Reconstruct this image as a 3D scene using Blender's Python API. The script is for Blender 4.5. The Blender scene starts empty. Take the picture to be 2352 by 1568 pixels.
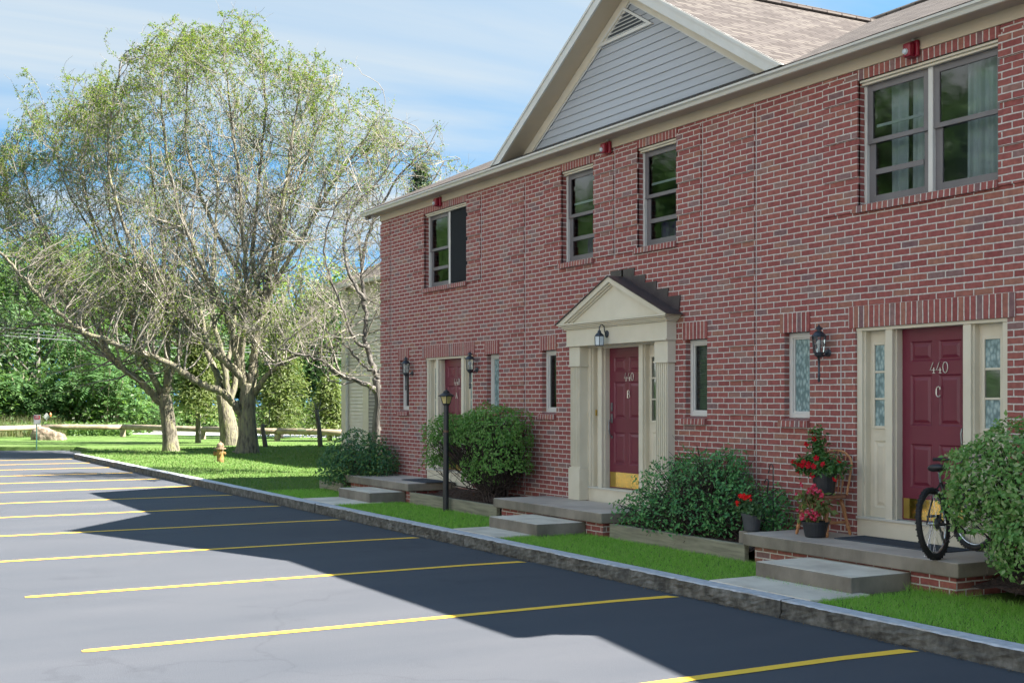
import bpy, math, random
import numpy as np
from mathutils import Vector, Matrix
R = math.radians
random.seed(7); RNG = np.random.default_rng(11)
SC = bpy.context.scene
COL = SC.collection
# ------------------------------------------------------------------ camera
cd = bpy.data.cameras.new("camera"); cam = bpy.data.objects.new("camera", cd); COL.objects.link(cam)
cam.location = (0, 0, 1.93); cam.rotation_euler = (R(90), 0, R(61.085))
cd.sensor_width = 36; cd.lens = 44.17; cd.shift_y = 0.0578; cd.clip_end = 1500
SC.camera = cam
# ------------------------------------------------------------------ light
SUN = Vector((.64, .806, 1.0)).normalized()
EL = math.asin(SUN.z)
SC.view_settings.view_transform = 'Standard'; SC.view_settings.look = 'None'
SC.view_settings.exposure = 2.47; SC.view_settings.gamma = 1
W = bpy.data.worlds.new("World"); SC.world = W; W.use_nodes = True
nt = W.node_tree; nt.nodes.clear()
def N(t, **k):
    n = nt.nodes.new(t)
    for a, b in k.items(): setattr(n, a, b)
    return n
out = N('ShaderNodeOutputWorld'); bg = N('ShaderNodeBackground'); bg.inputs[1].default_value = .075
sky = N('ShaderNodeTexSky'); sky.sky_type = 'NISHITA'; sky.sun_disc = False
sky.sun_elevation = EL; sky.sun_rotation = math.atan2(SUN.x, SUN.y)
sky.air_density = 1.0; sky.dust_density = .4; sky.ozone_density = .7
tc = N('ShaderNodeTexCoord'); smp = N('ShaderNodeMapping'); smp.inputs['Location'].default_value = (0, 0, .36); smp.inputs['Scale'].default_value = (1, 1, .85); nt.links.new(tc.outputs['Generated'], smp.inputs[0]); nt.links.new(smp.outputs[0], sky.inputs[0]); sep = N('ShaderNodeSeparateXYZ'); nt.links.new(tc.outputs['Generated'], sep.inputs[0])
def mth(op, a, b=None, c=None):
    n = N('ShaderNodeMath', operation=op)
    for i, v in enumerate((a, b, c)):
        if v is None: continue
        if hasattr(v, 'links'): nt.links.new(v, n.inputs[i])
        else: n.inputs[i].default_value = v
    return n.outputs[0]
zz = mth('MAXIMUM', mth('ADD', sep.outputs[2], .12), .03)
cx = mth('DIVIDE', sep.outputs[0], zz); cy = mth('DIVIDE', sep.outputs[1], zz)
cmb = N('ShaderNodeCombineXYZ'); nt.links.new(cx, cmb.inputs[0]); nt.links.new(cy, cmb.inputs[1])
mp = N('ShaderNodeMapping'); mp.inputs['Rotation'].default_value = (0, 0, R(-25)); mp.inputs['Scale'].default_value = (.95, .34, 1)
nt.links.new(cmb.outputs[0], mp.inputs[0])
nz = N('ShaderNodeTexNoise'); nz.inputs['Scale'].default_value = .9; nz.inputs['Detail'].default_value = 7; nz.inputs['Roughness'].default_value = .52
nz.inputs['Distortion'].default_value = .7
nt.links.new(mp.outputs[0], nz.inputs[0])
rp = N('ShaderNodeValToRGB'); rp.color_ramp.elements[0].position = .46; rp.color_ramp.elements[0].color = (0, 0, 0, 1)
rp.color_ramp.elements[1].position = .66; rp.color_ramp.elements[1].color = (.85, .85, .85, 1)
nt.links.new(nz.outputs[0], rp.inputs[0])
lowz = mth('MAXIMUM', mth('MULTIPLY_ADD', sep.outputs[2], -1.9, 1.1), 0); cov = mth('MULTIPLY', mth('MAXIMUM', mth('MULTIPLY', sep.outputs[1], -1.6), 0), lowz); cf = mth('MINIMUM', cov, .92)
tnt = N('ShaderNodeMix', data_type='RGBA', blend_type='MULTIPLY'); tnt.inputs[0].default_value = 1; nt.links.new(sky.outputs[0], tnt.inputs[6]); tnt.inputs[7].default_value = (.43, .76, .79, 1)
m0 = N('ShaderNodeMix', data_type='RGBA'); nt.links.new(rp.outputs[0], m0.inputs[0]); nt.links.new(tnt.outputs[2], m0.inputs[6]); m0.inputs[7].default_value = (1.98, 2.12, 2.15, 1)
mx = N('ShaderNodeMix', data_type='RGBA'); nt.links.new(cf, mx.inputs[0])
nt.links.new(m0.outputs[2], mx.inputs[6]); mx.inputs[7].default_value = (5.2, 5.0, 4.6, 1)  # bright haze low behind the camera, added to light the shaded facade
nt.links.new(mx.outputs[2], bg.inputs[0]); nt.links.new(bg.outputs[0], out.inputs[0])
ld = bpy.data.lights.new("sun", 'SUN'); ld.energy = 4.8; ld.angle = R(.5); ld.color = (1, .94, .86)
sun = bpy.data.objects.new("sun", ld); COL.objects.link(sun); sun.rotation_euler = SUN.to_track_quat('Z', 'Y').to_euler()
SC.cycles.max_bounces = 8; SC.cycles.transparent_max_bounces = 12; SC.cycles.caustics_reflective = False; SC.cycles.caustics_refractive = False
SC.cycles.use_adaptive_sampling = True; SC.cycles.adaptive_threshold = .02
SC.cycles.use_denoising = True
# ------------------------------------------------------------------ measuring: a pixel of the 2352 px wide photo at a given depth
FW = np.array([-math.sin(R(61.085)), math.cos(R(61.085))]); RT = np.array([math.cos(R(61.085)), math.sin(R(61.085))])
def at(px, py, t):
    p = t*(FW+(px-1176)/2886*RT); return Vector((p[0], p[1], 1.93-(py-920)/2886*t))
def gnd(px, t, z=.15):
    v = at(px, 920, t); return Vector((v.x, v.y, z))
# ------------------------------------------------------------------ materials
MATS = {}
def newmat(name):
    m = bpy.data.materials.new(name); m.use_nodes = True; m.node_tree.nodes.clear(); MATS[name] = m
    t = m.node_tree
    def n(ty, **k):
        x = t.nodes.new(ty)
        for a, b in k.items(): setattr(x, a, b)
        return x
    o = n('ShaderNodeOutputMaterial')
    return m, t, n, o
def rgb(c): return (c[0], c[1], c[2], 1)
def ramp(n, t, src, stops):
    r = n('ShaderNodeValToRGB'); e = r.color_ramp.elements
    while len(e) < len(stops): e.new(.5)
    for i, (p, c) in enumerate(stops): e[i].position = p; e[i].color = rgb(c)
    t.links.new(src, r.inputs[0]); return r.outputs[0]
def M(name, c1, c2=None, scale=4, rough=.6, bump=0, bscale=None, metal=0, spec=.5, det=5, stretch=None, coord='Object', c3=None, lo=.35, hi=.65):
    m, t, n, o = newmat(name)
    p = n('ShaderNodeBsdfPrincipled'); t.links.new(p.outputs[0], o.inputs[0])
    p.inputs['Roughness'].default_value = rough; p.inputs['Metallic'].default_value = metal
    p.inputs['Specular IOR Level'].default_value = spec
    tcx = n('ShaderNodeTexCoord'); vec = tcx.outputs[coord]
    if stretch:
        mpp = n('ShaderNodeMapping'); mpp.inputs['Scale'].default_value = stretch; t.links.new(vec, mpp.inputs[0]); vec = mpp.outputs[0]
    if c2 is None: p.inputs['Base Color'].default_value = rgb(c1)
    else:
        a = n('ShaderNodeTexNoise'); a.inputs['Scale'].default_value = scale; a.inputs['Detail'].default_value = det; a.inputs['Roughness'].default_value = .6
        t.links.new(vec, a.inputs[0])
        st = [(lo, c1), (hi, c2)] if c3 is None else [(lo, c1), ((lo+hi)/2, c2), (hi, c3)]
        t.links.new(ramp(n, t, a.outputs[0], st), p.inputs['Base Color'])
    if bump:
        b = n('ShaderNodeTexNoise'); b.inputs['Scale'].default_value = bscale or scale*4; b.inputs['Detail'].default_value = 6
        t.links.new(vec, b.inputs[0])
        bb = n('ShaderNodeBump'); bb.inputs['Strength'].default_value = 1; bb.inputs['Distance'].default_value = bump
        t.links.new(b.outputs[0], bb.inputs['Height']); t.links.new(bb.outputs[0], p.inputs['Normal'])
    return m
def leafmat(name, cols, trans=.4, rough=.45, spec=.35, tcol=None):
    m, t, n, o = newmat(name)
    g = n('ShaderNodeNewGeometry')
    k = len(cols); c = ramp(n, t, g.outputs['Random Per Island'], [(i/max(1, k-1), cols[i]) for i in range(k)])
    p = n('ShaderNodeBsdfPrincipled'); p.inputs['Roughness'].default_value = rough; p.inputs['Specular IOR Level'].default_value = spec
    t.links.new(c, p.inputs['Base Color'])
    tr = n('ShaderNodeBsdfTranslucent'); h = n('ShaderNodeMix', data_type='RGBA', blend_type='MULTIPLY'); h.inputs[0].default_value = 1
    t.links.new(c, h.inputs[6]); h.inputs[7].default_value = rgb(tcol or (1.25, 1.3, .7)); t.links.new(h.outputs[2], tr.inputs[0])
    s = n('ShaderNodeMixShader'); s.inputs[0].default_value = trans
    t.links.new(p.outputs[0], s.inputs[1]); t.links.new(tr.outputs[0], s.inputs[2]); t.links.new(s.outputs[0], o.inputs[0])
    return m
def brickmat(name, w, hgt, mort, off, swap=False):
    m, t, n, o = newmat(name)
    p = n('ShaderNodeBsdfPrincipled'); t.links.new(p.outputs[0], o.inputs[0]); p.inputs['Roughness'].default_value = .85; p.inputs['Specular IOR Level'].default_value = .25
    uv = n('ShaderNodeTexCoord'); vec = uv.outputs['UV']
    if swap:
        s = n('ShaderNodeSeparateXYZ'); cb = n('ShaderNodeCombineXYZ'); t.links.new(vec, s.inputs[0]); t.links.new(s.outputs[0], cb.inputs[1]); t.links.new(s.outputs[1], cb.inputs[0]); vec = cb.outputs[0]
    wn = n('ShaderNodeTexNoise'); wn.inputs['Scale'].default_value = 9; wn.inputs['Detail'].default_value = 3; t.links.new(vec, wn.inputs[0])
    vm = n('ShaderNodeVectorMath', operation='SCALE'); vs = n('ShaderNodeVectorMath', operation='SUBTRACT'); t.links.new(wn.outputs['Color'], vs.inputs[0]); vs.inputs[1].default_value = (.5, .5, .5)
    t.links.new(vs.outputs[0], vm.inputs[0]); vm.inputs['Scale'].default_value = .009
    va = n('ShaderNodeVectorMath', operation='ADD'); t.links.new(vec, va.inputs[0]); t.links.new(vm.outputs[0], va.inputs[1]); vec2 = va.outputs[0]
    b = n('ShaderNodeTexBrick'); b.offset = off; b.squash = 1
    t.links.new(vec2, b.inputs['Vector'])
    b.inputs['Color1'].default_value = (0, 0, 0, 1); b.inputs['Color2'].default_value = (1, 1, 1, 1); b.inputs['Mortar'].default_value = (.5, .5, .5, 1)
    b.inputs['Scale'].default_value = 1; b.inputs['Brick Width'].default_value = w; b.inputs['Row Height'].default_value = hgt
    b.inputs['Mortar Size'].default_value = mort; b.inputs['Mortar Smooth'].default_value = .25; b.inputs['Bias'].default_value = 0
    col = ramp(n, t, b.outputs['Color'], [(0, (0.243, 0.073, 0.069)), (.2, (0.294, 0.096, 0.086)), (.42, (0.263, 0.081, 0.077)), (.6, (0.314, 0.113, 0.093)), (.76, (0.275, 0.087, 0.082)), (.87, (0.314, 0.145, 0.106)), (.95, (0.243, 0.145, 0.138)), (1, (0.192, 0.108, 0.112))])
    nz2 = n('ShaderNodeTexNoise'); nz2.inputs['Scale'].default_value = 17; nz2.inputs['Detail'].default_value = 6; t.links.new(vec, nz2.inputs[0])
    mul = n('ShaderNodeMix', data_type='RGBA', blend_type='MULTIPLY'); mul.inputs[0].default_value = .75
    t.links.new(col, mul.inputs[6]); t.links.new(ramp(n, t, nz2.outputs[0], [(.3, (.72, .7, .7)), (.7, (1.2, 1.2, 1.18))]), mul.inputs[7])
    big = n('ShaderNodeTexNoise'); big.inputs['Scale'].default_value = .7; big.inputs['Detail'].default_value = 5; t.links.new(vec, big.inputs[0])
    wsh = n('ShaderNodeMix', data_type='RGBA'); t.links.new(ramp(n, t, big.outputs[0], [(.5, (0, 0, 0)), (.75, (.22, .22, .22))]), wsh.inputs[0])
    t.links.new(mul.outputs[2], wsh.inputs[6]); wsh.inputs[7].default_value = (.36, .22, .19, 1)
    nm = n('ShaderNodeTexNoise'); nm.inputs['Scale'].default_value = 30; nm.inputs['Detail'].default_value = 3; t.links.new(vec, nm.inputs[0])
    mc = ramp(n, t, nm.outputs[0], [(.3, (.44, .405, .375)), (.7, (.66, .62, .58))])
    mm = n('ShaderNodeMix', data_type='RGBA'); t.links.new(b.outputs['Fac'], mm.inputs[0]); t.links.new(wsh.outputs[2], mm.inputs[6]); t.links.new(mc, mm.inputs[7])
    t.links.new(mm.outputs[2], p.inputs['Base Color'])
    hh = n('ShaderNodeMath', operation='SUBTRACT'); hh.inputs[0].default_value = 1; t.links.new(b.outputs['Fac'], hh.inputs[1])
    h2 = n('ShaderNodeMath', operation='MULTIPLY_ADD'); t.links.new(nz2.outputs[0], h2.inputs[0]); h2.inputs[1].default_value = .35; t.links.new(hh.outputs[0], h2.inputs[2])
    bp = n('ShaderNodeBump'); bp.inputs['Distance'].default_value = .008; bp.inputs['Strength'].default_value = .9; t.links.new(h2.outputs[0], bp.inputs['Height']); t.links.new(bp.outputs[0], p.inputs['Normal'])
    return m
def glassmat(name, tint=(.62, .7, .72), refl=1.0, base=.10):
    m, t, n, o = newmat(name)
    g = n('ShaderNodeBsdfGlossy'); g.inputs['Roughness'].default_value = .04; g.inputs['Color'].default_value = rgb((.85*refl, .92*refl, .95*refl))
    tr = n('ShaderNodeBsdfTransparent'); tr.inputs[0].default_value = rgb(tint)
    f = n('ShaderNodeFresnel'); f.inputs[0].default_value = 1.5
    a = n('ShaderNodeMath', operation='ADD'); a.use_clamp = True; t.links.new(f.outputs[0], a.inputs[0]); a.inputs[1].default_value = base
    nzx = n('ShaderNodeTexNoise'); nzx.inputs['Scale'].default_value = 1.6; tcx = n('ShaderNodeTexCoord'); t.links.new(tcx.outputs['Object'], nzx.inputs[0])
    bb = n('ShaderNodeBump'); bb.inputs['Distance'].default_value = .002; bb.inputs['Strength'].default_value = .25; t.links.new(nzx.outputs[0], bb.inputs['Height']); t.links.new(bb.outputs[0], g.inputs['Normal'])
    s = n('ShaderNodeMixShader'); t.links.new(a.outputs[0], s.inputs[0]); t.links.new(tr.outputs[0], s.inputs[1]); t.links.new(g.outputs[0], s.inputs[2]); t.links.new(s.outputs[0], o.inputs[0])
    return m
BRICK = brickmat('brick_running', .235, .0703, .0078, .5)
SOLD = brickmat('brick_soldier', 9.3, .0755, .0075, 0, True)
CREAM = M('cream_paint', (.58, .535, .425), (.64, .59, .48), 2.5, .45, .0006, 60)
TRIMW = M('pale_trim', (.56, .56, .52), (.62, .62, .59), 2, .45)
FRIEZE = M('tan_frieze', (.50, .425, .31), (.56, .475, .355), 1.5, .6)
SOFFIT = M('soffit_board', (.40, .33, .28), (.47, .40, .34), 1.5, .6)
GUTTER = M('gutter_metal', (.52, .51, .46), (.6, .59, .53), .7, .35, stretch=(.3, 4, 4))
SIDING = M('grey_siding', (.365, .39, .425), (.405, .43, .465), 1.2, .5, stretch=(.4, 3, 6))
BEIGE = M('beige_siding', (.66, .63, .55), (.73, .70, .62), 1.5, .55)
DOORRED = M('maroon_paint', (.125, .012, .031), (.15, .016, .037), 2, .35, .0003, 90)
BRASS = M('brass_plate', (.85, .62, .18), (.75, .52, .14), 6, .12, .0008, 7, 1)
SASH = M('taupe_sash', (.135, .125, .13), (.16, .15, .155), 3, .45)
WFRAME = M('vinyl_frame', (.56, .55, .52), (.62, .61, .58), 3, .4)
BLACKM = M('black_metal', (.012, .013, .016), (.022, .023, .027), 12, .38)
LANTM = M('lantern_metal', (.035, .043, .055), (.075, .085, .10), 25, .42, .0006, 120, .6)
PEWTER = M('pewter', (.16, .17, .18), (.26, .27, .28), 30, .38, 0, None, .8)
NUMM = M('number_metal', (.62, .59, .52), (.7, .67, .6), 40, .3, 0, None, .4)
DARKROOM = M('dark_interior', (.10, .115, .13), (.13, .145, .16), 2, .9)
CURTAIN = M('sheer_curtain', (.50, .57, .60), (.62, .68, .70), 5, .8)
PURPLE = M('purple_cloth', (.08, .035, .16), (.12, .06, .22), 6, .85)
BLIND = M('blind_slats', (.13, .155, .155), (.18, .2, .2), 4, .6)
GLASS = glassmat('window_glass', (.66, .72, .74), .85, .05); CLEAR = glassmat('lamp_glass', (.82, .85, .85), .9, .04)
SCREEN = M('insect_screen', (.010, .012, .016), (.014, .017, .022), 30, .6, spec=.08)
CONC = M('concrete', (.52, .455, .37), (.65, .575, .47), 2.2, .88, .003, 45, c3=(.74, .665, .55))
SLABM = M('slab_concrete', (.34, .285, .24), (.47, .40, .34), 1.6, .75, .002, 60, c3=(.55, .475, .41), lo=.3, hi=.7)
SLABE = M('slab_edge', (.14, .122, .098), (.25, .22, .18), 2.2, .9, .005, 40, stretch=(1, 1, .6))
DARKR = M('bronze_flashing', (.055, .042, .045), (.085, .068, .07), 5, .38, .001, 20, .3)
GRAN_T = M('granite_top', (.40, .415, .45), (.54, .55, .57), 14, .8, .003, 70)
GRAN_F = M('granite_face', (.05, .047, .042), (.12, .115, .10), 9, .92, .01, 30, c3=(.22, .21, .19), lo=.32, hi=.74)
TIMBER = M('weathered_timber', (.17, .16, .115), (.29, .275, .20), 3, .9, .004, 30, stretch=(.6, 8, 8))
MULCH = M('mulch', (.018, .011, .009), (.05, .03, .024), 30, .95, .02, 45, c3=(.09, .055, .045))
RED = M('alarm_red', (.21, .006, .022), (.26, .009, .028), 8, .35)
WOODC = M('honey_wood', (.36, .15, .06), (.52, .25, .105), 9, .35, .0005, 60, stretch=(8, 8, 1.2))
WOODS = M('seat_wood', (.20, .08, .04), (.28, .12, .06), 9, .35)
POT = M('black_plastic', (.016, .018, .022), (.024, .026, .031), 8, .45)
POTG = M('grey_plastic', (.05, .055, .065), (.065, .07, .08), 12, .55)
RUBBER = M('tyre_rubber', (.012, .012, .014), (.02, .02, .022), 40, .8, .002, 200)
CHROME = M('alloy', (.55, .57, .6), None, rough=.25, metal=1)
MATM = M('rubber_mat', (.04, .05, .068), (.06, .072, .092), 60, .8, .006, 70)
YEL = M('line_paint', (.58, .33, .05), (.93, .52, .03), 70, .8, .001, 120, c3=(.96, .57, .05), lo=.25, hi=.45)
BARK = M('mossy_bark', (.055, .048, .036), (.165, .15, .108), 7, .95, .06, 13, c3=(.22, .215, .10), stretch=(1.6, 1.6, .4), lo=.33, hi=.68)
TWIG = M('twig_bark', (.15, .134, .112), (.29, .265, .22), 3, .9)
BARKG = M('grey_bark', (.06, .055, .048), (.155, .142, .125), 6, .95, .03, 20, stretch=(2, 2, .4))
LOG = M('peeled_log', (.20, .155, .105), (.33, .28, .20), 3, .85, .006, 25, stretch=(1, 1, 1))
ROCK = M('sandstone', (.10, .075, .05), (.20, .155, .11), 4, .95, .08, 6, c3=(.30, .25, .19))
LAWN = None
def build_ground_mats():
    global LAWN, ASPH, SHING
    m, t, n, o = newmat('lawn'); p = n('ShaderNodeBsdfPrincipled'); t.links.new(p.outputs[0], o.inputs[0]); p.inputs['Roughness'].default_value = .9; p.inputs['Specular IOR Level'].default_value = .1
    c = n('ShaderNodeTexCoord')
    a = n('ShaderNodeTexNoise'); a.inputs['Scale'].default_value = .55; a.inputs['Detail'].default_value = 8; a.inputs['Roughness'].default_value = .65; t.links.new(c.outputs['Object'], a.inputs[0])
    b = n('ShaderNodeTexNoise'); b.inputs['Scale'].default_value = 60; b.inputs['Detail'].default_value = 4; t.links.new(c.outputs['Object'], b.inputs[0])
    c1 = ramp(n, t, a.outputs[0], [(.25, (0.075, 0.146, 0.029)), (.45, (0.101, 0.178, 0.043)), (.62, (0.131, 0.197, 0.063)), (.75, (0.169, 0.197, 0.092))])
    mu = n('ShaderNodeMix', data_type='RGBA', blend_type='MULTIPLY'); mu.inputs[0].default_value = 1; t.links.new(c1, mu.inputs[6])
    t.links.new(ramp(n, t, b.outputs[0], [(.3, (.62, .62, .62)), (.7, (1.25, 1.25, 1.25))]), mu.inputs[7]); t.links.new(mu.outputs[2], p.inputs['Base Color'])
    bp = n('ShaderNodeBump'); bp.inputs['Distance'].default_value = .03; t.links.new(b.outputs[0], bp.inputs['Height']); t.links.new(bp.outputs[0], p.inputs['Normal'])
    LAWN = m
    m, t, n, o = newmat('asphalt'); p = n('ShaderNodeBsdfPrincipled'); t.links.new(p.outputs[0], o.inputs[0]); p.inputs['Roughness'].default_value = .85; p.inputs['Specular IOR Level'].default_value = .3
    c = n('ShaderNodeTexCoord'); mp2 = n('ShaderNodeMapping'); mp2.inputs['Scale'].default_value = (1.0, .28, 1); mp2.inputs['Rotation'].default_value = (0, 0, R(8)); t.links.new(c.outputs['Object'], mp2.inputs[0])
    a = n('ShaderNodeTexNoise'); a.inputs['Scale'].default_value = .9; a.inputs['Detail'].default_value = 7; a.inputs['Roughness'].default_value = .62; t.links.new(mp2.outputs[0], a.inputs[0])
    b = n('ShaderNodeTexNoise'); b.inputs['Scale'].default_value = 130; b.inputs['Detail'].default_value = 3; t.links.new(c.outputs['Object'], b.inputs[0])
    mu = n('ShaderNodeMix', data_type='RGBA', blend_type='MULTIPLY'); mu.inputs[0].default_value = 1
    t.links.new(ramp(n, t, a.outputs[0], [(.3, (.057, .064, .077)), (.7, (.074, .079, .091))]), mu.inputs[6])
    t.links.new(ramp(n, t, b.outputs[0], [(.28, (.68, .68, .68)), (.5, (1, 1, 1)), (.72, (1.38, 1.38, 1.38))]), mu.inputs[7]); s1 = n('ShaderNodeTexNoise'); s1.inputs['Scale'].default_value = .62; s1.inputs['Detail'].default_value = 9; s1.inputs['Roughness'].default_value = .68; t.links.new(c.outputs['Object'], s1.inputs[0])
    m2 = n('ShaderNodeMix', data_type='RGBA', blend_type='MULTIPLY'); m2.inputs[0].default_value = 1; t.links.new(mu.outputs[2], m2.inputs[6])
    t.links.new(ramp(n, t, s1.outputs[0], [(.30, (.80, .80, .81)), (.42, (1, 1, 1)), (.62, (1, 1, 1)), (.74, (1.10, 1.09, 1.07))]), m2.inputs[7])
    vo = n('ShaderNodeTexVoronoi'); vo.feature = 'DISTANCE_TO_EDGE'; vo.inputs['Scale'].default_value = .16
    wv = n('ShaderNodeTexNoise'); wv.inputs['Scale'].default_value = 1.3; wv.inputs['Detail'].default_value = 6; t.links.new(c.outputs['Object'], wv.inputs[0])
    ad = n('ShaderNodeVectorMath', operation='MULTIPLY_ADD'); t.links.new(wv.outputs['Color'], ad.inputs[0]); ad.inputs[1].default_value = (.8, .8, .8); t.links.new(c.outputs['Object'], ad.inputs[2]); t.links.new(ad.outputs[0], vo.inputs['Vector'])
    m3 = n('ShaderNodeMix', data_type='RGBA', blend_type='MULTIPLY'); m3.inputs[0].default_value = 1; t.links.new(m2.outputs[2], m3.inputs[6])
    t.links.new(ramp(n, t, vo.outputs['Distance'], [(.0008, (.86, .86, .87)), (.0022, (1, 1, 1))]), m3.inputs[7]); t.links.new(m3.outputs[2], p.inputs['Base Color'])
    bp = n('ShaderNodeBump'); bp.inputs['Distance'].default_value = .004; t.links.new(b.outputs[0], bp.inputs['Height']); t.links.new(bp.outputs[0], p.inputs['Normal'])
    ASPH = m
    m, t, n, o = newmat('shingles'); p = n('ShaderNodeBsdfPrincipled'); t.links.new(p.outputs[0], o.inputs[0]); p.inputs['Roughness'].default_value = .95; p.inputs['Specular IOR Level'].default_value = .2
    uv = n('ShaderNodeTexCoord')
    b = n('ShaderNodeTexBrick'); b.offset = .37; b.inputs['Scale'].default_value = 1; b.inputs['Brick Width'].default_value = .3; b.inputs['Row Height'].default_value = .14; b.inputs['Mortar Size'].default_value = .014; b.inputs['Mortar Smooth'].default_value = .3
    b.inputs['Color1'].default_value = (0, 0, 0, 1); b.inputs['Color2'].default_value = (1, 1, 1, 1); b.inputs['Mortar'].default_value = (.5, .5, .5, 1); t.links.new(uv.outputs['UV'], b.inputs['Vector'])
    col = ramp(n, t, b.outputs['Color'], [(0, (0.061, 0.051, 0.046)), (.5, (0.090, 0.077, 0.070)), (1, (0.122, 0.107, 0.094))])
    mm = n('ShaderNodeMix', data_type='RGBA'); t.links.new(b.outputs['Fac'], mm.inputs[0]); t.links.new(col, mm.inputs[6]); mm.inputs[7].default_value = (.035, .028, .025, 1); t.links.new(mm.outputs[2], p.inputs['Base Color'])
    s = n('ShaderNodeSeparateXYZ'); t.links.new(uv.outputs['UV'], s.inputs[0]); d = n('ShaderNodeMath', operation='MULTIPLY'); t.links.new(s.outputs[1], d.inputs[0]); d.inputs[1].default_value = 1/.14
    fr = n('ShaderNodeMath', operation='FRACT'); t.links.new(d.outputs[0], fr.inputs[0]); iv = n('ShaderNodeMath', operation='SUBTRACT'); iv.inputs[0].default_value = 1; t.links.new(fr.outputs[0], iv.inputs[1])
    bp = n('ShaderNodeBump'); bp.inputs['Distance'].default_value = .012; t.links.new(iv.outputs[0], bp.inputs['Height']); t.links.new(bp.outputs[0], p.inputs['Normal'])
    SHING = m
build_ground_mats()
# ------------------------------------------------------------------ mesh helpers
def wloc(o):
    v = Vector((0, 0, 0))
    while o is not None: v = v + o.location; o = o.parent
    return v
def raw(name, V, F, mat, parent=None, smooth=False, uvf=None, mats=None, mi=None):
    """V (n,3), F list or (m,k) array -> ONE mesh object; V in world space, parent only shifts it"""
    V = np.asarray(V, dtype=np.float64).reshape(-1, 3)
    if parent is not None: V = V-np.array(wloc(parent))
    me = bpy.data.meshes.new(name)
    if isinstance(F, np.ndarray):
        k = F.shape[1]; tot = np.full(len(F), k, dtype=np.int32); flat = F.reshape(-1).astype(np.int32)
    else:
        tot = np.array([len(f) for f in F], dtype=np.int32); flat = np.array([i for f in F for i in f], dtype=np.int32)
    me.vertices.add(len(V)); me.vertices.foreach_set('co', V.reshape(-1).astype(np.float32))
    me.loops.add(len(flat)); me.loops.foreach_set('vertex_index', flat)
    me.polygons.add(len(tot)); st = np.concatenate(([0], np.cumsum(tot)[:-1])).astype(np.int32); me.polygons.foreach_set('loop_start', st); me.polygons.foreach_set('loop_total', tot)
    me.polygons.foreach_set('use_smooth', np.full(len(tot), bool(smooth)))
    for q in (mats or [mat]): me.materials.append(q)
    if mi is not None: me.polygons.foreach_set('material_index', np.asarray(mi, dtype=np.int32))
    me.update(calc_edges=True)
    if uvf is not None:
        uv = me.uv_layers.new(name='UVMap'); nl = len(flat)
        nor = np.zeros(len(tot)*3, dtype=np.float32); me.polygons.foreach_get('normal', nor); nor = nor.reshape(-1, 3)
        pol = np.repeat(np.arange(len(tot)), tot)
        base = V[flat]+(np.array(wloc(parent)) if parent is not None else 0)
        uv.data.foreach_set('uv', uvf(base, nor[pol]).reshape(-1).astype(np.float32))
    ob = bpy.data.objects.new(name, me); COL.objects.link(ob)
    if parent is not None: ob.parent = parent
    return ob
def uvbox(P, Nn):
    a = np.abs(Nn); r = np.stack([P[:, 0], P[:, 2]], 1)
    mxx = (a[:, 0] > a[:, 1]) & (a[:, 0] > a[:, 2]); mz = (a[:, 2] >= a[:, 0]) & (a[:, 2] >= a[:, 1])
    r[mxx] = np.stack([P[mxx, 1]+.117, P[mxx, 2]], 1); r[mz] = np.stack([P[mz, 0], P[mz, 1]], 1); return r
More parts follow.
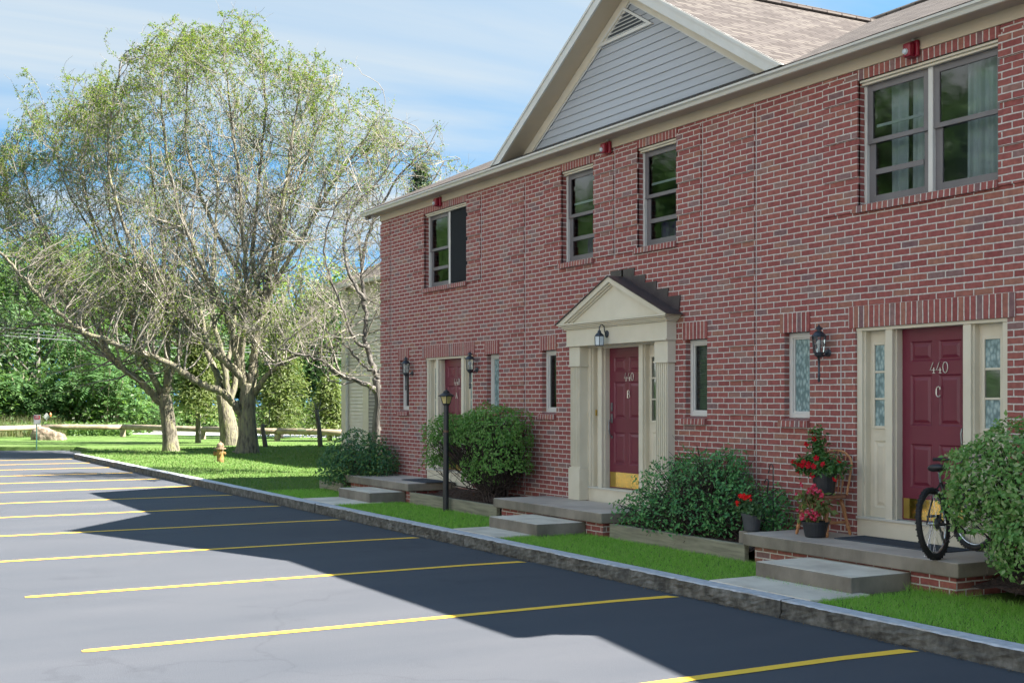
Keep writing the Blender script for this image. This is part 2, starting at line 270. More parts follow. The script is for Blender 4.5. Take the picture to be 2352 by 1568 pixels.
class MB:
    def __init__(s): s.v = []; s.f = []; s.m = []
    def add(s, V, F, m=0):
        b = len(s.v); s.v += [tuple(p) for p in V]; s.f += [tuple(b+i for i in f) for f in F]; s.m += [m]*len(F); return s
    def quad(s, a, b, c, d, m=0): return s.add([a, b, c, d], [(0, 1, 2, 3)], m)
    def box(s, x0, x1, y0, y1, z0, z1, m=0):
        return s.add([(x0, y0, z0), (x1, y0, z0), (x1, y1, z0), (x0, y1, z0), (x0, y0, z1), (x1, y0, z1), (x1, y1, z1), (x0, y1, z1)],
                     [(0, 3, 2, 1), (4, 5, 6, 7), (0, 1, 5, 4), (1, 2, 6, 5), (2, 3, 7, 6), (3, 0, 4, 7)], m)
    def prism(s, poly, y0, y1, m=0):
        """poly of (x,z) counter-clockwise seen from -y, pushed from y0 to y1"""
        n = len(poly); V = [(x, y0, z) for x, z in poly]+[(x, y1, z) for x, z in poly]
        return s.add(V, [tuple(range(n)), tuple(range(2*n-1, n-1, -1))]+[(i, i+n, (i+1) % n+n, (i+1) % n) for i in range(n)], m)
    def vprism(s, poly, z0, z1, m=0):
        n = len(poly); V = [(x, y, z0) for x, y in poly]+[(x, y, z1) for x, y in poly]
        return s.add(V, [tuple(range(n-1, -1, -1)), tuple(range(n, 2*n))]+[(i, (i+1) % n, (i+1) % n+n, i+n) for i in range(n)], m)
    def tube(s, pts, rad, n=8, cap=True, m=0, close=False):
        pts = [Vector(p) for p in pts]; k = len(pts)
        if not hasattr(rad, '__len__'): rad = [rad]*k
        b = len(s.v); u = None
        for i, p in enumerate(pts):
            if close: d = pts[(i+1) % k]-pts[i-1]
            else: d = pts[min(i+1, k-1)]-pts[max(i-1, 0)]
            d.normalize()
            if u is None: u = d.orthogonal().normalized()
            else:
                u = u-d*u.dot(d)
                u = u.normalized() if u.length > 1e-5 else d.orthogonal().normalized()
            w = d.cross(u)
            for j in range(n):
                a = 2*math.pi*j/n; s.v.append(tuple(p+(u*math.cos(a)+w*math.sin(a))*rad[i]))
        R_ = k if close else k-1
        for i in range(R_):
            for j in range(n):
                i2 = (i+1) % k
                s.f.append((b+i*n+j, b+i*n+(j+1) % n, b+i2*n+(j+1) % n, b+i2*n+j)); s.m.append(m)
        if cap and not close:
            s.f.append(tuple(b+j for j in range(n-1, -1, -1))); s.f.append(tuple(b+(k-1)*n+j for j in range(n))); s.m += [m, m]
        return s
    def lathe(s, prof, c=(0, 0, 0), n=16, rot=0, m=0, sx=1, sy=1):
        b = len(s.v); k = len(prof)
        for r, z in prof:
            for j in range(n):
                a = 2*math.pi*j/n+rot; s.v.append((c[0]+r*sx*math.cos(a), c[1]+r*sy*math.sin(a), c[2]+z))
        for i in range(k-1):
            for j in range(n): s.f.append((b+i*n+j, b+i*n+(j+1) % n, b+(i+1)*n+(j+1) % n, b+(i+1)*n+j)); s.m.append(m)
        s.f.append(tuple(b+j for j in range(n-1, -1, -1))); s.f.append(tuple(b+(k-1)*n+j for j in range(n))); s.m += [m, m]
        return s
    def build(s, name, mat, parent=None, bev=0, smooth=False, uv=None, mats=None, local=False):
        V = np.array(s.v)
        if local and parent is not None: V = V+np.array(wloc(parent))
        o = raw(name, V, s.f, mat, parent, smooth, uv, mats, s.m if mats else None)
        if bev:
            q = o.modifiers.new('edge', 'BEVEL'); q.width = bev; q.segments = 2; q.limit_method = 'ANGLE'; q.angle_limit = R(40)
        return o
def tag(o, label, cat, group=None):
    o['label'] = label; o['category'] = cat
    if group: o['group'] = group
    return o
def struct(o): o['kind'] = 'structure'; return o
def thing(name, label, cat, loc=(0, 0, 0), group=None):
    o = bpy.data.objects.new(name, None); o.empty_display_size = .1; COL.objects.link(o); o.location = loc
    return tag(o, label, cat, group)
def dup(root, loc, rz=0, label=None):
    r = root.copy(); COL.objects.link(r); r.location = loc; r.rotation_euler = (0, 0, rz)
    if label: r['label'] = label
    for ch in list(root.children):
        c = ch.copy(); COL.objects.link(c); c.parent = r
        for g in list(ch.children):
            d = g.copy(); COL.objects.link(d); d.parent = c
    return r
# ================================================================== SETTING: ground, lot, kerb, lawn, road
struct(raw('ground', [(-420, -260, -.03), (260, -260, -.03), (260, 420, -.03), (-420, 420, -.03)], [(0, 1, 2, 3)], M('far_ground', (.05, .06, .03), (.09, .1, .05), .2, .95)))
struct(raw('parking_lot', [(-54, -45, 0), (30, -45, 0), (30, 9.6, 0), (-54, 9.6, 0)], [(0, 1, 2, 3)], ASPH))
LX = -50.8
lawn_poly = [(30, 7.66), (-43.9, 7.66), (-46, 8.2), (-48.5, 8.9), (-51.0, 8.8), (-51.6, 7.4), (-52.6, 5.4), (-55, -2), (-58, -40), (-75, -40), (-78, 60), (30, 60)]
m_ = MB(); n_ = len(lawn_poly)
m_.add([(x, y, .145) for x, y in lawn_poly]+[(x, y, -.02) for x, y in lawn_poly], [tuple(range(n_-1, -1, -1))]+[(i, (i+1) % n_, (i+1) % n_+n_, i+n_) for i in range(n_)])
struct(m_.build('lawn', LAWN))
# the road beyond the rail fence, and the wood's floor
a, b, c, d = gnd(270, 80, .16), gnd(900, 84, .16), gnd(900, 58.8, .16), gnd(270, 67.5, .16)
struct(raw('road', [a, d, c, b], [(0, 1, 2, 3)], M('pale_road', (.42, .41, .39), (.5, .49, .47), 2, .9)))
# parking lines
for i in range(13):
    x = -7.08-3.04*i if i else -7.05
    bx = .063; m_ = MB()
    pts = [(x-bx+.03, 7.36), (x-bx, 6.7), (x-bx+.02, 1.82), (x-bx+.05, 1.78), (x+bx-.02, 1.78), (x+bx, 1.82), (x+bx-.01, 6.7), (x+bx+.04, 7.42)]
    m_.add([(p[0]+.03*(7.4-p[1])/5, p[1], .004) for p in pts], [tuple(range(len(pts)))])
    struct(m_.build('parking_line', YEL))
# granite kerb
kx = -2.55; seg = 0; cuts = [2.0, -2.55, -8.63, -14.9, -20.6, -26.8, -32.7, -38.4, -43.95]
for i in range(len(cuts)-1):
    x1, x0 = cuts[i]-.012, cuts[i+1]+.012
    nx = max(6, int((x1-x0)/(.07 if x1 > -16 else .18))); nz_ = 7 if x1 > -16 else 3; V = []; F = []; mi = []
    xs = np.linspace(x0, x1, nx+1)
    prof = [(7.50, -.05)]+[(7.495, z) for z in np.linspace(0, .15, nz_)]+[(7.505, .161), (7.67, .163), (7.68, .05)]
    K = len(prof)
    for ix, x in enumerate(xs):
        for j, (y, z) in enumerate(prof):
            q = 0; w = 0
            if 1 <= j <= nz_: q = random.gauss(0, .0045)+.006*math.sin(x*3.1+j*.6); w = random.gauss(0, .002)
            elif j == nz_+1: q = random.gauss(0, .006); w = random.gauss(0, .002)
            V.append((x, y+q, z+w))
    for ix in range(nx):
        for j in range(K-1):
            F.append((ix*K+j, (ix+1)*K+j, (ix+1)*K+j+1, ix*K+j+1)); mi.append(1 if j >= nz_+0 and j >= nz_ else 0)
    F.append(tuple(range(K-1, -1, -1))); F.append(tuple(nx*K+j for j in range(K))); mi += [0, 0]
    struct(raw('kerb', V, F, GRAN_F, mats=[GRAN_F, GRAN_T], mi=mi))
# paved walks from the kerb to the steps
for (x0, x1, ys) in ((-9.9, -8.45, 8.4), (-15.6, -14.35, 8.35), (-21.75, -20.2, 8.6)):
    struct(MB().box(x0, x1, 7.685, ys, .10, .168).build('path', CONC, bev=.008))
# planting beds, heaped against the wall
for (x0, x1) in ((-13.66, -10.94), (-19.94, -16.74), (-7.9, -4.5)):
    m_ = MB(); nx = 24; ny = 8
    for i in range(nx+1):
        for j in range(ny+1):
            f = j/ny; m_.v.append((x0+(x1-x0)*i/nx, 9.07+.83*f, .27+.12*f+random.uniform(-.02, .02)))
    for i in range(nx):
        for j in range(ny): m_.f.append((i*(ny+1)+j, (i+1)*(ny+1)+j, (i+1)*(ny+1)+j+1, i*(ny+1)+j+1)); m_.m.append(0)
    struct(m_.build('flower_bed', MULCH))
# ================================================================== THE BRICK TOWNHOUSE
FY = 9.9
BX0, BX1 = -23.35, -5.3
HT = thing('brick_townhouse', 'long two storey red brick townhouse with cream doorways and a siding gable', 'house', (-14, FY, .1))
OPEN = {'wA': (-21.29, -19.53, 4.02, 5.40), 'w2': (-16.36, -15.44, 4.02, 5.40), 'w3': (-14.33, -13.42, 4.04, 5.40), 'wC': (-10.13, -8.27, 4.05, 5.40),
        'a1': (-22.43, -22.0, 1.72, 2.71), 'a2': (-18.8, -18.37, 1.72, 2.71), 'b1': (-16.95, -16.52, 1.72, 2.71), 'b2': (-13.24, -12.79, 1.70, 2.72), 'c1': (-11.33, -10.9, 1.70, 2.72),
        'dA': (-21.25, -19.33, .40, 2.72), 'dB': (-15.66, -13.74, .40, 2.74), 'dC': (-10.18, -8.18, .40, 2.72)}
def wall_grid(x0, x1, z0, z1, ops, y):
    m = MB(); xs = sorted({x0, x1}|{o[0] for o in ops}|{o[1] for o in ops}); zs = sorted({z0, z1}|{o[2] for o in ops}|{o[3] for o in ops})
    for i in range(len(xs)-1):
        for j in range(len(zs)-1):
            cx_, cz_ = (xs[i]+xs[i+1])/2, (zs[j]+zs[j+1])/2
            if any(o[0] < cx_ < o[1] and o[2] < cz_ < o[3] for o in ops): continue
            m.quad((xs[i], y, zs[j]), (xs[i+1], y, zs[j]), (xs[i+1], y, zs[j+1]), (xs[i], y, zs[j+1]))
    return m
m_ = wall_grid(BX0, BX1, .05, 5.52, list(OPEN.values()), FY)
for k, (x0, x1, z0, z1) in OPEN.items():
    d = FY+(.24 if k[0] == 'd' else .15)
    m_.quad((x0, FY, z0), (x0, d, z0), (x0, d, z1), (x0, FY, z1)); m_.quad((x1, d, z0), (x1, FY, z0), (x1, FY, z1), (x1, d, z1))
    m_.quad((x0, FY, z1), (x0, d, z1), (x1, d, z1), (x1, FY, z1)); m_.quad((x0, d, z0), (x0, FY, z0), (x1, FY, z0), (x1, d, z0))
BK = 19.5
m_.add([(BX0, BK, .05), (BX0, FY, .05), (BX0, FY, 5.82), (BX0, (FY+BK)/2, 7.92), (BX0, BK, 5.82)], [(0, 1, 2, 3, 4)])
m_.add([(BX1, FY, .05), (BX1, BK, .05), (BX1, BK, 5.82), (BX1, (FY+BK)/2, 7.92), (BX1, FY, 5.82)], [(0, 1, 2, 3, 4)])
m_.quad((BX1, BK, .05), (BX0, BK, .05), (BX0, BK, 5.52), (BX1, BK, 5.52))
WALL = m_.build('wall', BRICK, HT, uv=uvbox)
# brick quoins standing proud: five courses on, one off
CO = .0703
def quoin(x0, x1, z0, z1, name='quoin', step=6, on=5, ph=0):
    m = MB(); z = math.floor(z0/CO)*CO+ph*CO
    while z < z1-.05:
        a, b = max(z, z0), min(z+on*CO, z1)
        if b-a > .06: m.box(x0, x1, FY-.022, FY+.02, a, b)
        z += step*CO
    return m.build(name, BRICK, HT, uv=uvbox)
quoin(-12.35, -11.85, .5, 5.45); quoin(-18.02, -17.5, .5, 5.4); quoin(BX0+.0, BX0+.47, .15, 5.45)
for (a, b, z0) in ((-10.66, -10.13, 3.98), (-8.27, -7.75, 3.98), (-16.88, -16.36, 4.0), (-15.44, -14.92, 4.0), (-14.86, -14.33, 4.0), (-13.42, -12.9, 4.0), (-21.8, -21.29, 4.0), (-19.53, -19.02, 4.0)):
    quoin(a, b, z0, 5.44)
# control joints
JSEAL = M('joint_seal', (.42, .39, .37), (.5, .47, .45), 9, .9)
for x, za, zb in ((-11.83, .45, 5.5), (-17.48, .45, 5.5), (-12.88, 3.95, 5.5), (-14.9, 3.95, 5.5), (-19.0, 3.95, 5.5), (-22.86, .45, 5.5), (-7.73, .45, 5.5), (-10.4, .5, 2.6), (-21.45, .5, 2.6)):
    MB().box(x-.007, x+.007, FY-.0022, FY+.01, za, zb).build('control_joint', JSEAL, HT)
# soldier lintels and rowlock sills
def soldier(x0, x1, z0, z1, out=.016, name='lintel'):
    return MB().box(x0, x1, FY-out, FY+.08, z0, z1).build(name, SOLD, HT, bev=.003, uv=uvbox)
for k in ('a1', 'a2', 'b1', 'b2', 'c1'):
    x0, x1, z0, z1 = OPEN[k]; soldier(x0-.06, x1+.01, z1, z1+.225); 
    m_ = MB(); V = [(FY-.055, z0-.075), (FY-.05, z0+.0), (FY+.11, z0+.03), (FY+.11, z0-.075)]
    m_.add([(x0-.06, y, z) for y, z in V]+[(x1+.0, y, z) for y, z in V], [(0, 1, 2, 3)[::-1], (4, 5, 6, 7), (0, 4, 5, 1)[::-1], (1, 5, 6, 2)[::-1], (2, 6, 7, 3)[::-1], (3, 7, 4, 0)[::-1]])
    m_.build('sill', SOLD, HT, uv=uvbox)
for k in ('wA', 'w2', 'w3', 'wC'):
    x0, x1, z0, z1 = OPEN[k]; soldier(x0-.01, x1+.01, z1, 5.515)
    m_ = MB(); V = [(FY-.05, z0-.085), (FY-.045, z0-.012), (FY+.11, z0+.02), (FY+.11, z0-.085)]
    m_.add([(x0-.05, y, z) for y, z in V]+[(x1+.0, y, z) for y, z in V], [(0, 1, 2, 3)[::-1], (4, 5, 6, 7), (0, 4, 5, 1)[::-1], (1, 5, 6, 2)[::-1], (2, 6, 7, 3)[::-1], (3, 7, 4, 0)[::-1]])
    m_.build('sill', SOLD, HT, uv=uvbox)
soldier(-21.38, -19.25, 2.72, 2.95); soldier(-10.27, -8.08, 2.72, 2.955)
# ---------------------------------------------------------------- roof
SL = .44; EY = 9.58; EZ = 5.70; RY = 14.7; RZ = EZ+SL*(RY-EY)
RX0, RX1 = -23.66, BX1
def roofuv(P, Nn):
    along = np.where(np.abs(Nn[:, 0]) > np.abs(Nn[:, 1]), P[:, 1], P[:, 0])
    return np.stack([along, P[:, 2]*(1/ math.sin(math.atan(SL)))], 1)
m_ = MB()
GX, GH, GS = -14.52, 3.52, .594            # cross gable: ridge x, half width, slope
GB = EZ+.05; GP = GB+GH*GS                  # foot and peak height
m_.quad((RX0, EY, EZ), (RX1, EY, EZ), (RX1, RY, RZ), (RX0, RY, RZ)); m_.quad((RX1, RY+5.12, EZ), (RX0, RY+5.12, EZ), (RX0, RY, RZ), (RX1, RY, RZ))
vy = EY+(GP-EZ)/SL; fy0 = EY+(GB-EZ)/SL
for s in (-1, 1):
    q = [(GX+s*GH, EY-.02, GB), (GX, EY-.02, GP), (GX, min(vy, RY+.3), GP), (GX+s*GH, fy0+.02, GB)]
    if s < 0: q = q[::-1]
    m_.quad(*q)
ROOF = m_.build('roof', SHING, HT, uv=roofuv)
so = ROOF.modifiers.new('thick', 'SOLIDIFY'); so.thickness = .025; so.offset = 1
m_ = MB().tube([(GX, EY-.02, GP+.03), (GX, RY, GP+.03)], .05, 6).tube([(RX0, RY, RZ+.03), (RX1, RY, RZ+.03)], .05, 6)
m_.build('ridge_cap', SHING, ROOF, uv=roofuv)
# eave: soffit, frieze, fascia, gutter
MB().box(RX0+.02, BX1, 9.672, FY+.02, 5.648, 5.66).build('soffit', SOFFIT, HT)
MB().box(BX0-.02, BX1, FY-.022, FY+.03, 5.52, 5.647).build('frieze_board', FRIEZE, HT)
MB().box(RX0, BX1, 9.65, 9.67, 5.636, 5.705).build('fascia', FRIEZE, HT)
m_ = MB(); prof = [(9.648, 5.705), (9.648, 5.632), (9.607, 5.628), (9.598, 5.645), (9.592, 5.662), (9.574, 5.678), (9.562, 5.682), (9.562, 5.708), (9.575, 5.71), (9.578, 5.69), (9.63, 5.69), (9.636, 5.70)]
k = len(prof); xs = [RX0-.01, -20.0, -14.0, -9.0, BX1]
for x in xs:
    for y, z in prof: m_.v.append((x, y, z))
for i in range(len(xs)-1):
    for j in range(k): m_.f.append((i*k+j, i*k+(j+1) % k, (i+1)*k+(j+1) % k, (i+1)*k+j)); m_.m.append(0)
m_.f += [tuple(range(k)), tuple((len(xs)-1)*k+j for j in range(k-1, -1, -1))]; m_.m += [0, 0]
GUT = m_.build('gutter', GUTTER, HT)
# left rake board of the main roof
m_ = MB(); dz = .17
m_.add([(RX0, EY+.1, EZ+.03-dz), (RX0, RY, RZ-dz), (RX0, RY, RZ), (RX0, EY+.1, EZ+.03), (RX0+.3, EY+.1, EZ+.03-dz), (RX0+.3, RY, RZ-dz), (RX0+.3, RY, RZ), (RX0+.3, EY+.1, EZ+.03)], [(0, 3, 2, 1), (4, 5, 6, 7), (0, 1, 5, 4)])
m_.build('rake_board', TRIMW, HT)
# ---------------------------------------------------------------- cross gable
SY = 9.93
GAB = None
m_ = MB(); wx = GH-.36; z = GB+.02; ex = .112
while True:
    z1 = z+ex; top = GB+.02+wx*GS
    if z >= top-.03: break
    z1 = min(z1, top-.005)
    w0 = wx-(z-GB-.02)/GS; w1 = max(.005, wx-(z1-GB-.02)/GS)
    yb, yt = SY-.020, SY-.004
    V = [(GX-w0, yb, z), (GX+w0, yb, z), (GX+w1, yt, z1), (GX-w1, yt, z1), (GX-w0, SY+.02, z), (GX+w0, SY+.02, z), (GX+w1, SY+.02, z1), (GX-w1, SY+.02, z1)]
    m_.add(V, [(0, 1, 2, 3), (4, 7, 6, 5), (0, 4, 5, 1), (3, 2, 6, 7)]); z = z1
GAB = m_.build('gable_siding', SIDING, HT)
def rake(s, off0, off1, y0, y1, mat, name, parent=HT, ext=0):
    """strip under the gable's roof, off0..off1 metres below it measured plumb"""
    m = MB(); x = GX+s*(GH+ext); zf = GB-ext*GS
    zc = GB-.015; xa = [GX+s*(GP-o-zc)/GS for o in (off0, off1)]
    P = [(GX, GP-off1), (xa[1], zc), (xa[0], zc), (GX, GP-off0)]
    if s < 0: P = P[::-1]
    m.prism(P, y0, y1); return m.build(name, mat, parent)
for s in (-1, 1):
    rake(s, .0, .185, EY-.015, EY+.012, TRIMW, 'rake_fascia')
    rake(s, .006, .05, EY-.03, EY-.0155, TRIMW, 'rake_moulding')
    rake(s, .16, .19, EY+.0125, SY-.0225, FRIEZE, 'rake_soffit')
    rake(s, .193, .36, SY-.05, SY-.022, CREAM, 'rake_frieze')
    rake(s, .36, .385, SY-.035, SY-.0221, TRIMW, 'rake_frieze_moulding')
# triangular louvre vent near the peak
VX, VZ0, VW, VH = -14.66, 7.03, .70, .41
m_ = MB()
def tri(x, z0, w, h): return [(x-w, z0), (x+w, z0), (x, z0+h)]
o3, i3 = tri(VX, VZ0, VW, VH), tri(VX-.0, VZ0+.045, VW-.145, VH-.085)
V = [(x, SY-.055, z) for x, z in o3]+[(x, SY-.055, z) for x, z in i3]+[(x, SY-.021, z) for x, z in o3]+[(x, SY-.021, z) for x, z in i3]
m_.add(V, [(0, 1, 4, 3), (1, 2, 5, 4), (2, 0, 3, 5), (0, 6, 7, 1), (1, 7, 8, 2), (2, 8, 6, 0), (3, 4, 10, 9), (4, 5, 11, 10), (5, 3, 9, 11)])
VENT = m_.build('gable_vent', TRIMW, HT)
m_ = MB(); m_.add([(x, SY-.0215, z) for x, z in i3], [(0, 1, 2)]); m_.build('backing', DARKROOM, VENT)
m_ = MB(); ww, hh = VW-.145, VH-.085
for k in range(6):
    z = VZ0+.05+k*.052; f = 1-(z+.018-VZ0-.045)/hh
    if f < .05: break
    w = ww*f
    m_.add([(VX-w, SY-.052, z), (VX+w, SY-.052, z), (VX+w*.95, SY-.025, z+.03), (VX-w*.95, SY-.025, z+.03)], [(0, 1, 2, 3)])
m_.build('slats', TRIMW, VENT)
# east wing, set back, whose low roof throws the shadow's right end
m_ = MB(); m_.box(BX1+.02, 6, 10.75, 19.4, .05, 5.6); m_.build('wing_wall', BRICK, HT, uv=uvbox)
m_ = MB(); m_.add([(BX1+.02, 10.32, 5.80), (6.5, 10.32, 8.2), (6.5, 19.6, 8.2), (BX1+.02, 19.6, 5.80)], [(0, 1, 2, 3)]); m_.add([(BX1+.02, 10.7, 5.55), (6.3, 10.7, 5.55), (6.3, 10.7, 8.1), (BX1+.02, 10.7, 5.8)], [(0, 1, 2, 3)])
m_.build('wing_roof', SHING, HT, uv=roofuv)
# ---------------------------------------------------------------- windows
def frame_ring(m, x0, x1, z0, z1, w, y0, y1, wb=None, wt=None):
    wb = w if wb is None else wb; wt = w if wt is None else wt
    m.box(x0, x0+w, y0, y1, z0, z1); m.box(x1-w, x1, y0, y1, z0, z1); m.box(x0+w, x1-w, y0, y1, z0, z0+wb); m.box(x0+w, x1-w, y0, y1, z1-wt, z1); return m
def room(par, x0, x1, z0, z1, y, d=.5):
    m = MB(); m.quad((x0-.3, y+d, z0-.3), (x1+.3, y+d, z0-.3), (x1+.3, y+d, z1+.3), (x0-.3, y+d, z1+.3))
    for xx in (x0-.3, x1+.3): m.quad((xx, y+.02, z0-.3), (xx, y+d, z0-.3), (xx, y+d, z1+.3), (xx, y+.02, z1+.3))
    m.quad((x0-.3, y+.02, z1+.3), (x1+.3, y+.02, z1+.3), (x1+.3, y+d, z1+.3), (x0-.3, y+d, z1+.3)); m.quad((x0-.3, y+.02, z0-.3), (x1+.3, y+.02, z0-.3), (x1+.3, y+d, z0-.3), (x0-.3, y+d, z0-.3))
    m.build('room_lining', DARKROOM, par)
def sash_window(key, units, screen=()):
    x0, x1, z0, z1 = OPEN[key]; y = FY+.085
    m = MB(); frame_ring(m, x0, x1, z0, z1, .035, y, y+.07, .02, .05)
    if units == 2: m.box((x0+x1)/2-.03, (x0+x1)/2+.03, y-.004, y+.07, z0+.02, z1-.05)
    win = m.build('window', WFRAME, HT, bev=.004)
    hd_ = MB().box(x0+.002, x1-.002, FY+.012, y-.001, z1-.028, z1-.002).box(x0+.002, x1-.002, FY+.04, y-.001, z1-.055, z1-.029); hd_.build('head_trim', CREAM, win, bev=.003)
    cw = (x1-x0-.07)/units
    for u in range(units):
        a = x0+.035+u*(cw)+(.03 if u else 0); b = x0+.035+(u+1)*cw-(.03 if units == 2 and u == 0 else 0); zb, zt = z0+.02, z1-.05; zm = (zb+zt)/2+.02
        # upper sash forward, lower sash behind
        s = MB(); frame_ring(s, a, b, zm-.02, zt, .075, y+.012, y+.038, .05, .075); frame_ring(s, a, b, zb, zm+.03, .09, y+.04, y+.066, .08, .045)
        if (key, u) not in (('wC', 1), ('wA', 1)): s.box(a+.09, b-.09, y+.028, y+.039, zb+.30, zb+.36)
        s.build('sash', SASH, win, bev=.003)
        g = MB(); g.quad((a+.07, y+.026, zm+.02), (b-.07, y+.026, zm+.02), (b-.07, y+.026, zt-.07), (a+.07, y+.026, zt-.07))
        g.quad((a+.08, y+.053, zb+.07), (b-.08, y+.053, zb+.07), (b-.08, y+.053, zm), (a+.08, y+.053, zm)); g.build('pane', GLASS, win)
        if (key, u) in screen: MB().box(a+.01, b-.01, y+.006, y+.0105, zb+.01, zt-.01).build('insect_screen', SCREEN, win)
        if key in ('wC', 'w2', 'w3') and u == 0: MB().box(a+.075, b-.075, y+.07, y+.085, zt-.46, zt-.43).build('blind_rail', CURTAIN, win)
    room(win, x0, x1, z0, z1, y+.075, .7); return win
def pleats(x0, x1, z0, z1, y, amp, wl, mat, par, name='curtain'):
    n = max(8, int((x1-x0)/.012)); V = []; F = []
    for i in range(n+1):
        x = x0+(x1-x0)*i/n; yy = y+amp*math.sin(2*math.pi*x/wl)+amp*.5*math.sin(2*math.pi*x/(wl*.37)+1)
        V += [(x, yy, z0), (x, yy*1+.01*math.sin(x*9), z1)]
    for i in range(n): F.append((2*i, 2*i+2, 2*i+3, 2*i+1))
    return raw(name, V, F, mat, par, True)
w = sash_window('wC', 2); x0, x1, z0, z1 = OPEN['wC']
pleats(x0+.15, x0+.42, z0, z1, FY+.33, .02, .11, CURTAIN, w); pleats(x0+.45, x0+.6, z0, z1, FY+.34, .015, .09, CURTAIN, w); pleats(x0+1.2, x1-.03, z0, z1, FY+.30, .025, .13, CURTAIN, w)
w = sash_window('wA', 2, screen=[('wA', 1)]); x0, x1, z0, z1 = OPEN['wA']
MB().box(x0+.35, x0+.75, FY+.5, FY+.52, z0+.1, z0+.75).build('blind', BLIND, w)
w = sash_window('w2', 1); x0, x1, z0, z1 = OPEN['w2']; pleats(x0+.3, x1-.02, z0, z0+.42, FY+.3, .03, .21, PURPLE, w)
w = sash_window('w3', 1); x0, x1, z0, z1 = OPEN['w3']; pleats(x0+.1, x1-.02, z0, z0+.34, FY+.3, .03, .25, PURPLE, w)
def film_mat():
    m, t, n, o = newmat('leaf_film'); p = n('ShaderNodeBsdfPrincipled'); p.inputs['Roughness'].default_value = .18; t.links.new(p.outputs[0], o.inputs[0])
    c = n('ShaderNodeTexCoord'); mpp = n('ShaderNodeMapping'); mpp.inputs['Scale'].default_value = (26, 1, 15); mpp.inputs['Rotation'].default_value = (0, R(32), 0); t.links.new(c.outputs['Object'], mpp.inputs[0])
    v = n('ShaderNodeTexVoronoi'); v.inputs['Scale'].default_value = 1.1; v.feature = 'F1'; t.links.new(mpp.outputs[0], v.inputs[0])
    t.links.new(ramp(n, t, v.outputs['Distance'], [(.15, (.36, .46, .46)), (.45, (.23, .33, .34)), (.7, (.13, .20, .21))]), p.inputs['Base Color'])
    b = n('ShaderNodeBump'); b.inputs['Distance'].default_value = .004; t.links.new(v.outputs['Distance'], b.inputs['Height']); t.links.new(b.outputs[0], p.inputs['Normal'])
    return m
FILM = film_mat()
for k in ('a1', 'a2', 'b1', 'b2', 'c1'):
    x0, x1, z0, z1 = OPEN[k]; y = FY+.075
    m = MB(); frame_ring(m, x0, x1, z0+.03, z1, .055, y, y+.06, .06, .06); frame_ring(m, x0+.055, x1-.055, z0+.09, z1-.06, .018, y+.018, y+.05)
    win = m.build('window', WFRAME, HT, bev=.004)
    g = MB(); g.quad((x0+.07, y+.04, z0+.1), (x1-.07, y+.04, z0+.1), (x1-.07, y+.04, z1-.07), (x0+.07, y+.04, z1-.07)); g.build('pane', FILM if k in ('c1', 'a2') else GLASS, win)
    if k == 'b2':
        s = MB()
        for q in range(34): zz_ = z0+.12+q*.025; s.add([(x0-.2, y+.07, zz_), (x1+.1, y+.07, zz_), (x1+.1, y+.085, zz_+.02), (x0-.2, y+.085, zz_+.02)], [(0, 1, 2, 3)])
        s.build('blind', BLIND, win)
    room(win, x0, x1, z0, z1, y+.06)
# ---------------------------------------------------------------- doors
def paneled(x0, x1, z0, z1, y, panels, m=None):
    m = m or MB(); g = wall_grid(x0, x1, z0, z1, panels, y); m.add(g.v, g.f)
    for (a, b, c, d) in panels:
        prev = (a, b, c, d, y)
        for ins, dep in ((.016, .013), (.03, .013), (.06, .002)):
            cur = (a+ins, b-ins, c+ins, d-ins, y+dep)
            P = [(prev[0], prev[4], prev[2]), (prev[1], prev[4], prev[2]), (prev[1], prev[4], prev[3]), (prev[0], prev[4], prev[3])]
            Q = [(cur[0], cur[4], cur[2]), (cur[1], cur[4], cur[2]), (cur[1], cur[4], cur[3]), (cur[0], cur[4], cur[3])]
            m.add(P+Q, [(0, 1, 5, 4), (1, 2, 6, 5), (2, 3, 7, 6), (3, 0, 4, 7)]); prev = cur
        m.quad(*[(prev[i], prev[4], prev[j]) for i, j in ((0, 2), (1, 2), (1, 3), (0, 3))])
    return m
GLY = {'4': [[(.42, 1), (.02, .28), (.72, .28)], [(.52, .5), (.52, 0)], [(.36, 0), (.7, 0)]],
       '0': [[(.36+.33*math.sin(a*math.pi/8), .5+.5*math.cos(a*math.pi/8)) for a in range(17)]],
       'A': [[(0, 0), (.35, 1), (.7, 0)], [(.13, .35), (.57, .35)]],
       'B': [[(.05, 0), (.05, 1)], [(.05, 1), (.4, 1), (.58, .88), (.58, .64), (.4, .53), (.05, .53)], [(.4, .53), (.66, .42), (.66, .12), (.45, 0), (.05, 0)], [(.13, .02), (.13, .98)]],
       'C': [[(.62, .72), (.6, .9), (.4, 1), (.2, .93), (.06, .7), (.04, .45), (.1, .18), (.28, .01), (.48, .01), (.64, .14)], [(.12, .8), (.11, .25)], [(.62, .95), (.62, .7)]]}
def glyphs(txt, xc, zb, h, y, r, mat, par, name, gap=.88):
    m = MB(); w = gap*h*.86; x = xc-w*len(txt)/2+.02
    for ch in txt:
        for st in GLY[ch]:
            m.tube([(x+px*h*.86, y, zb+pz*h) for px, pz in st], r, 6)
        x += w
    return m.build(name, mat, par)
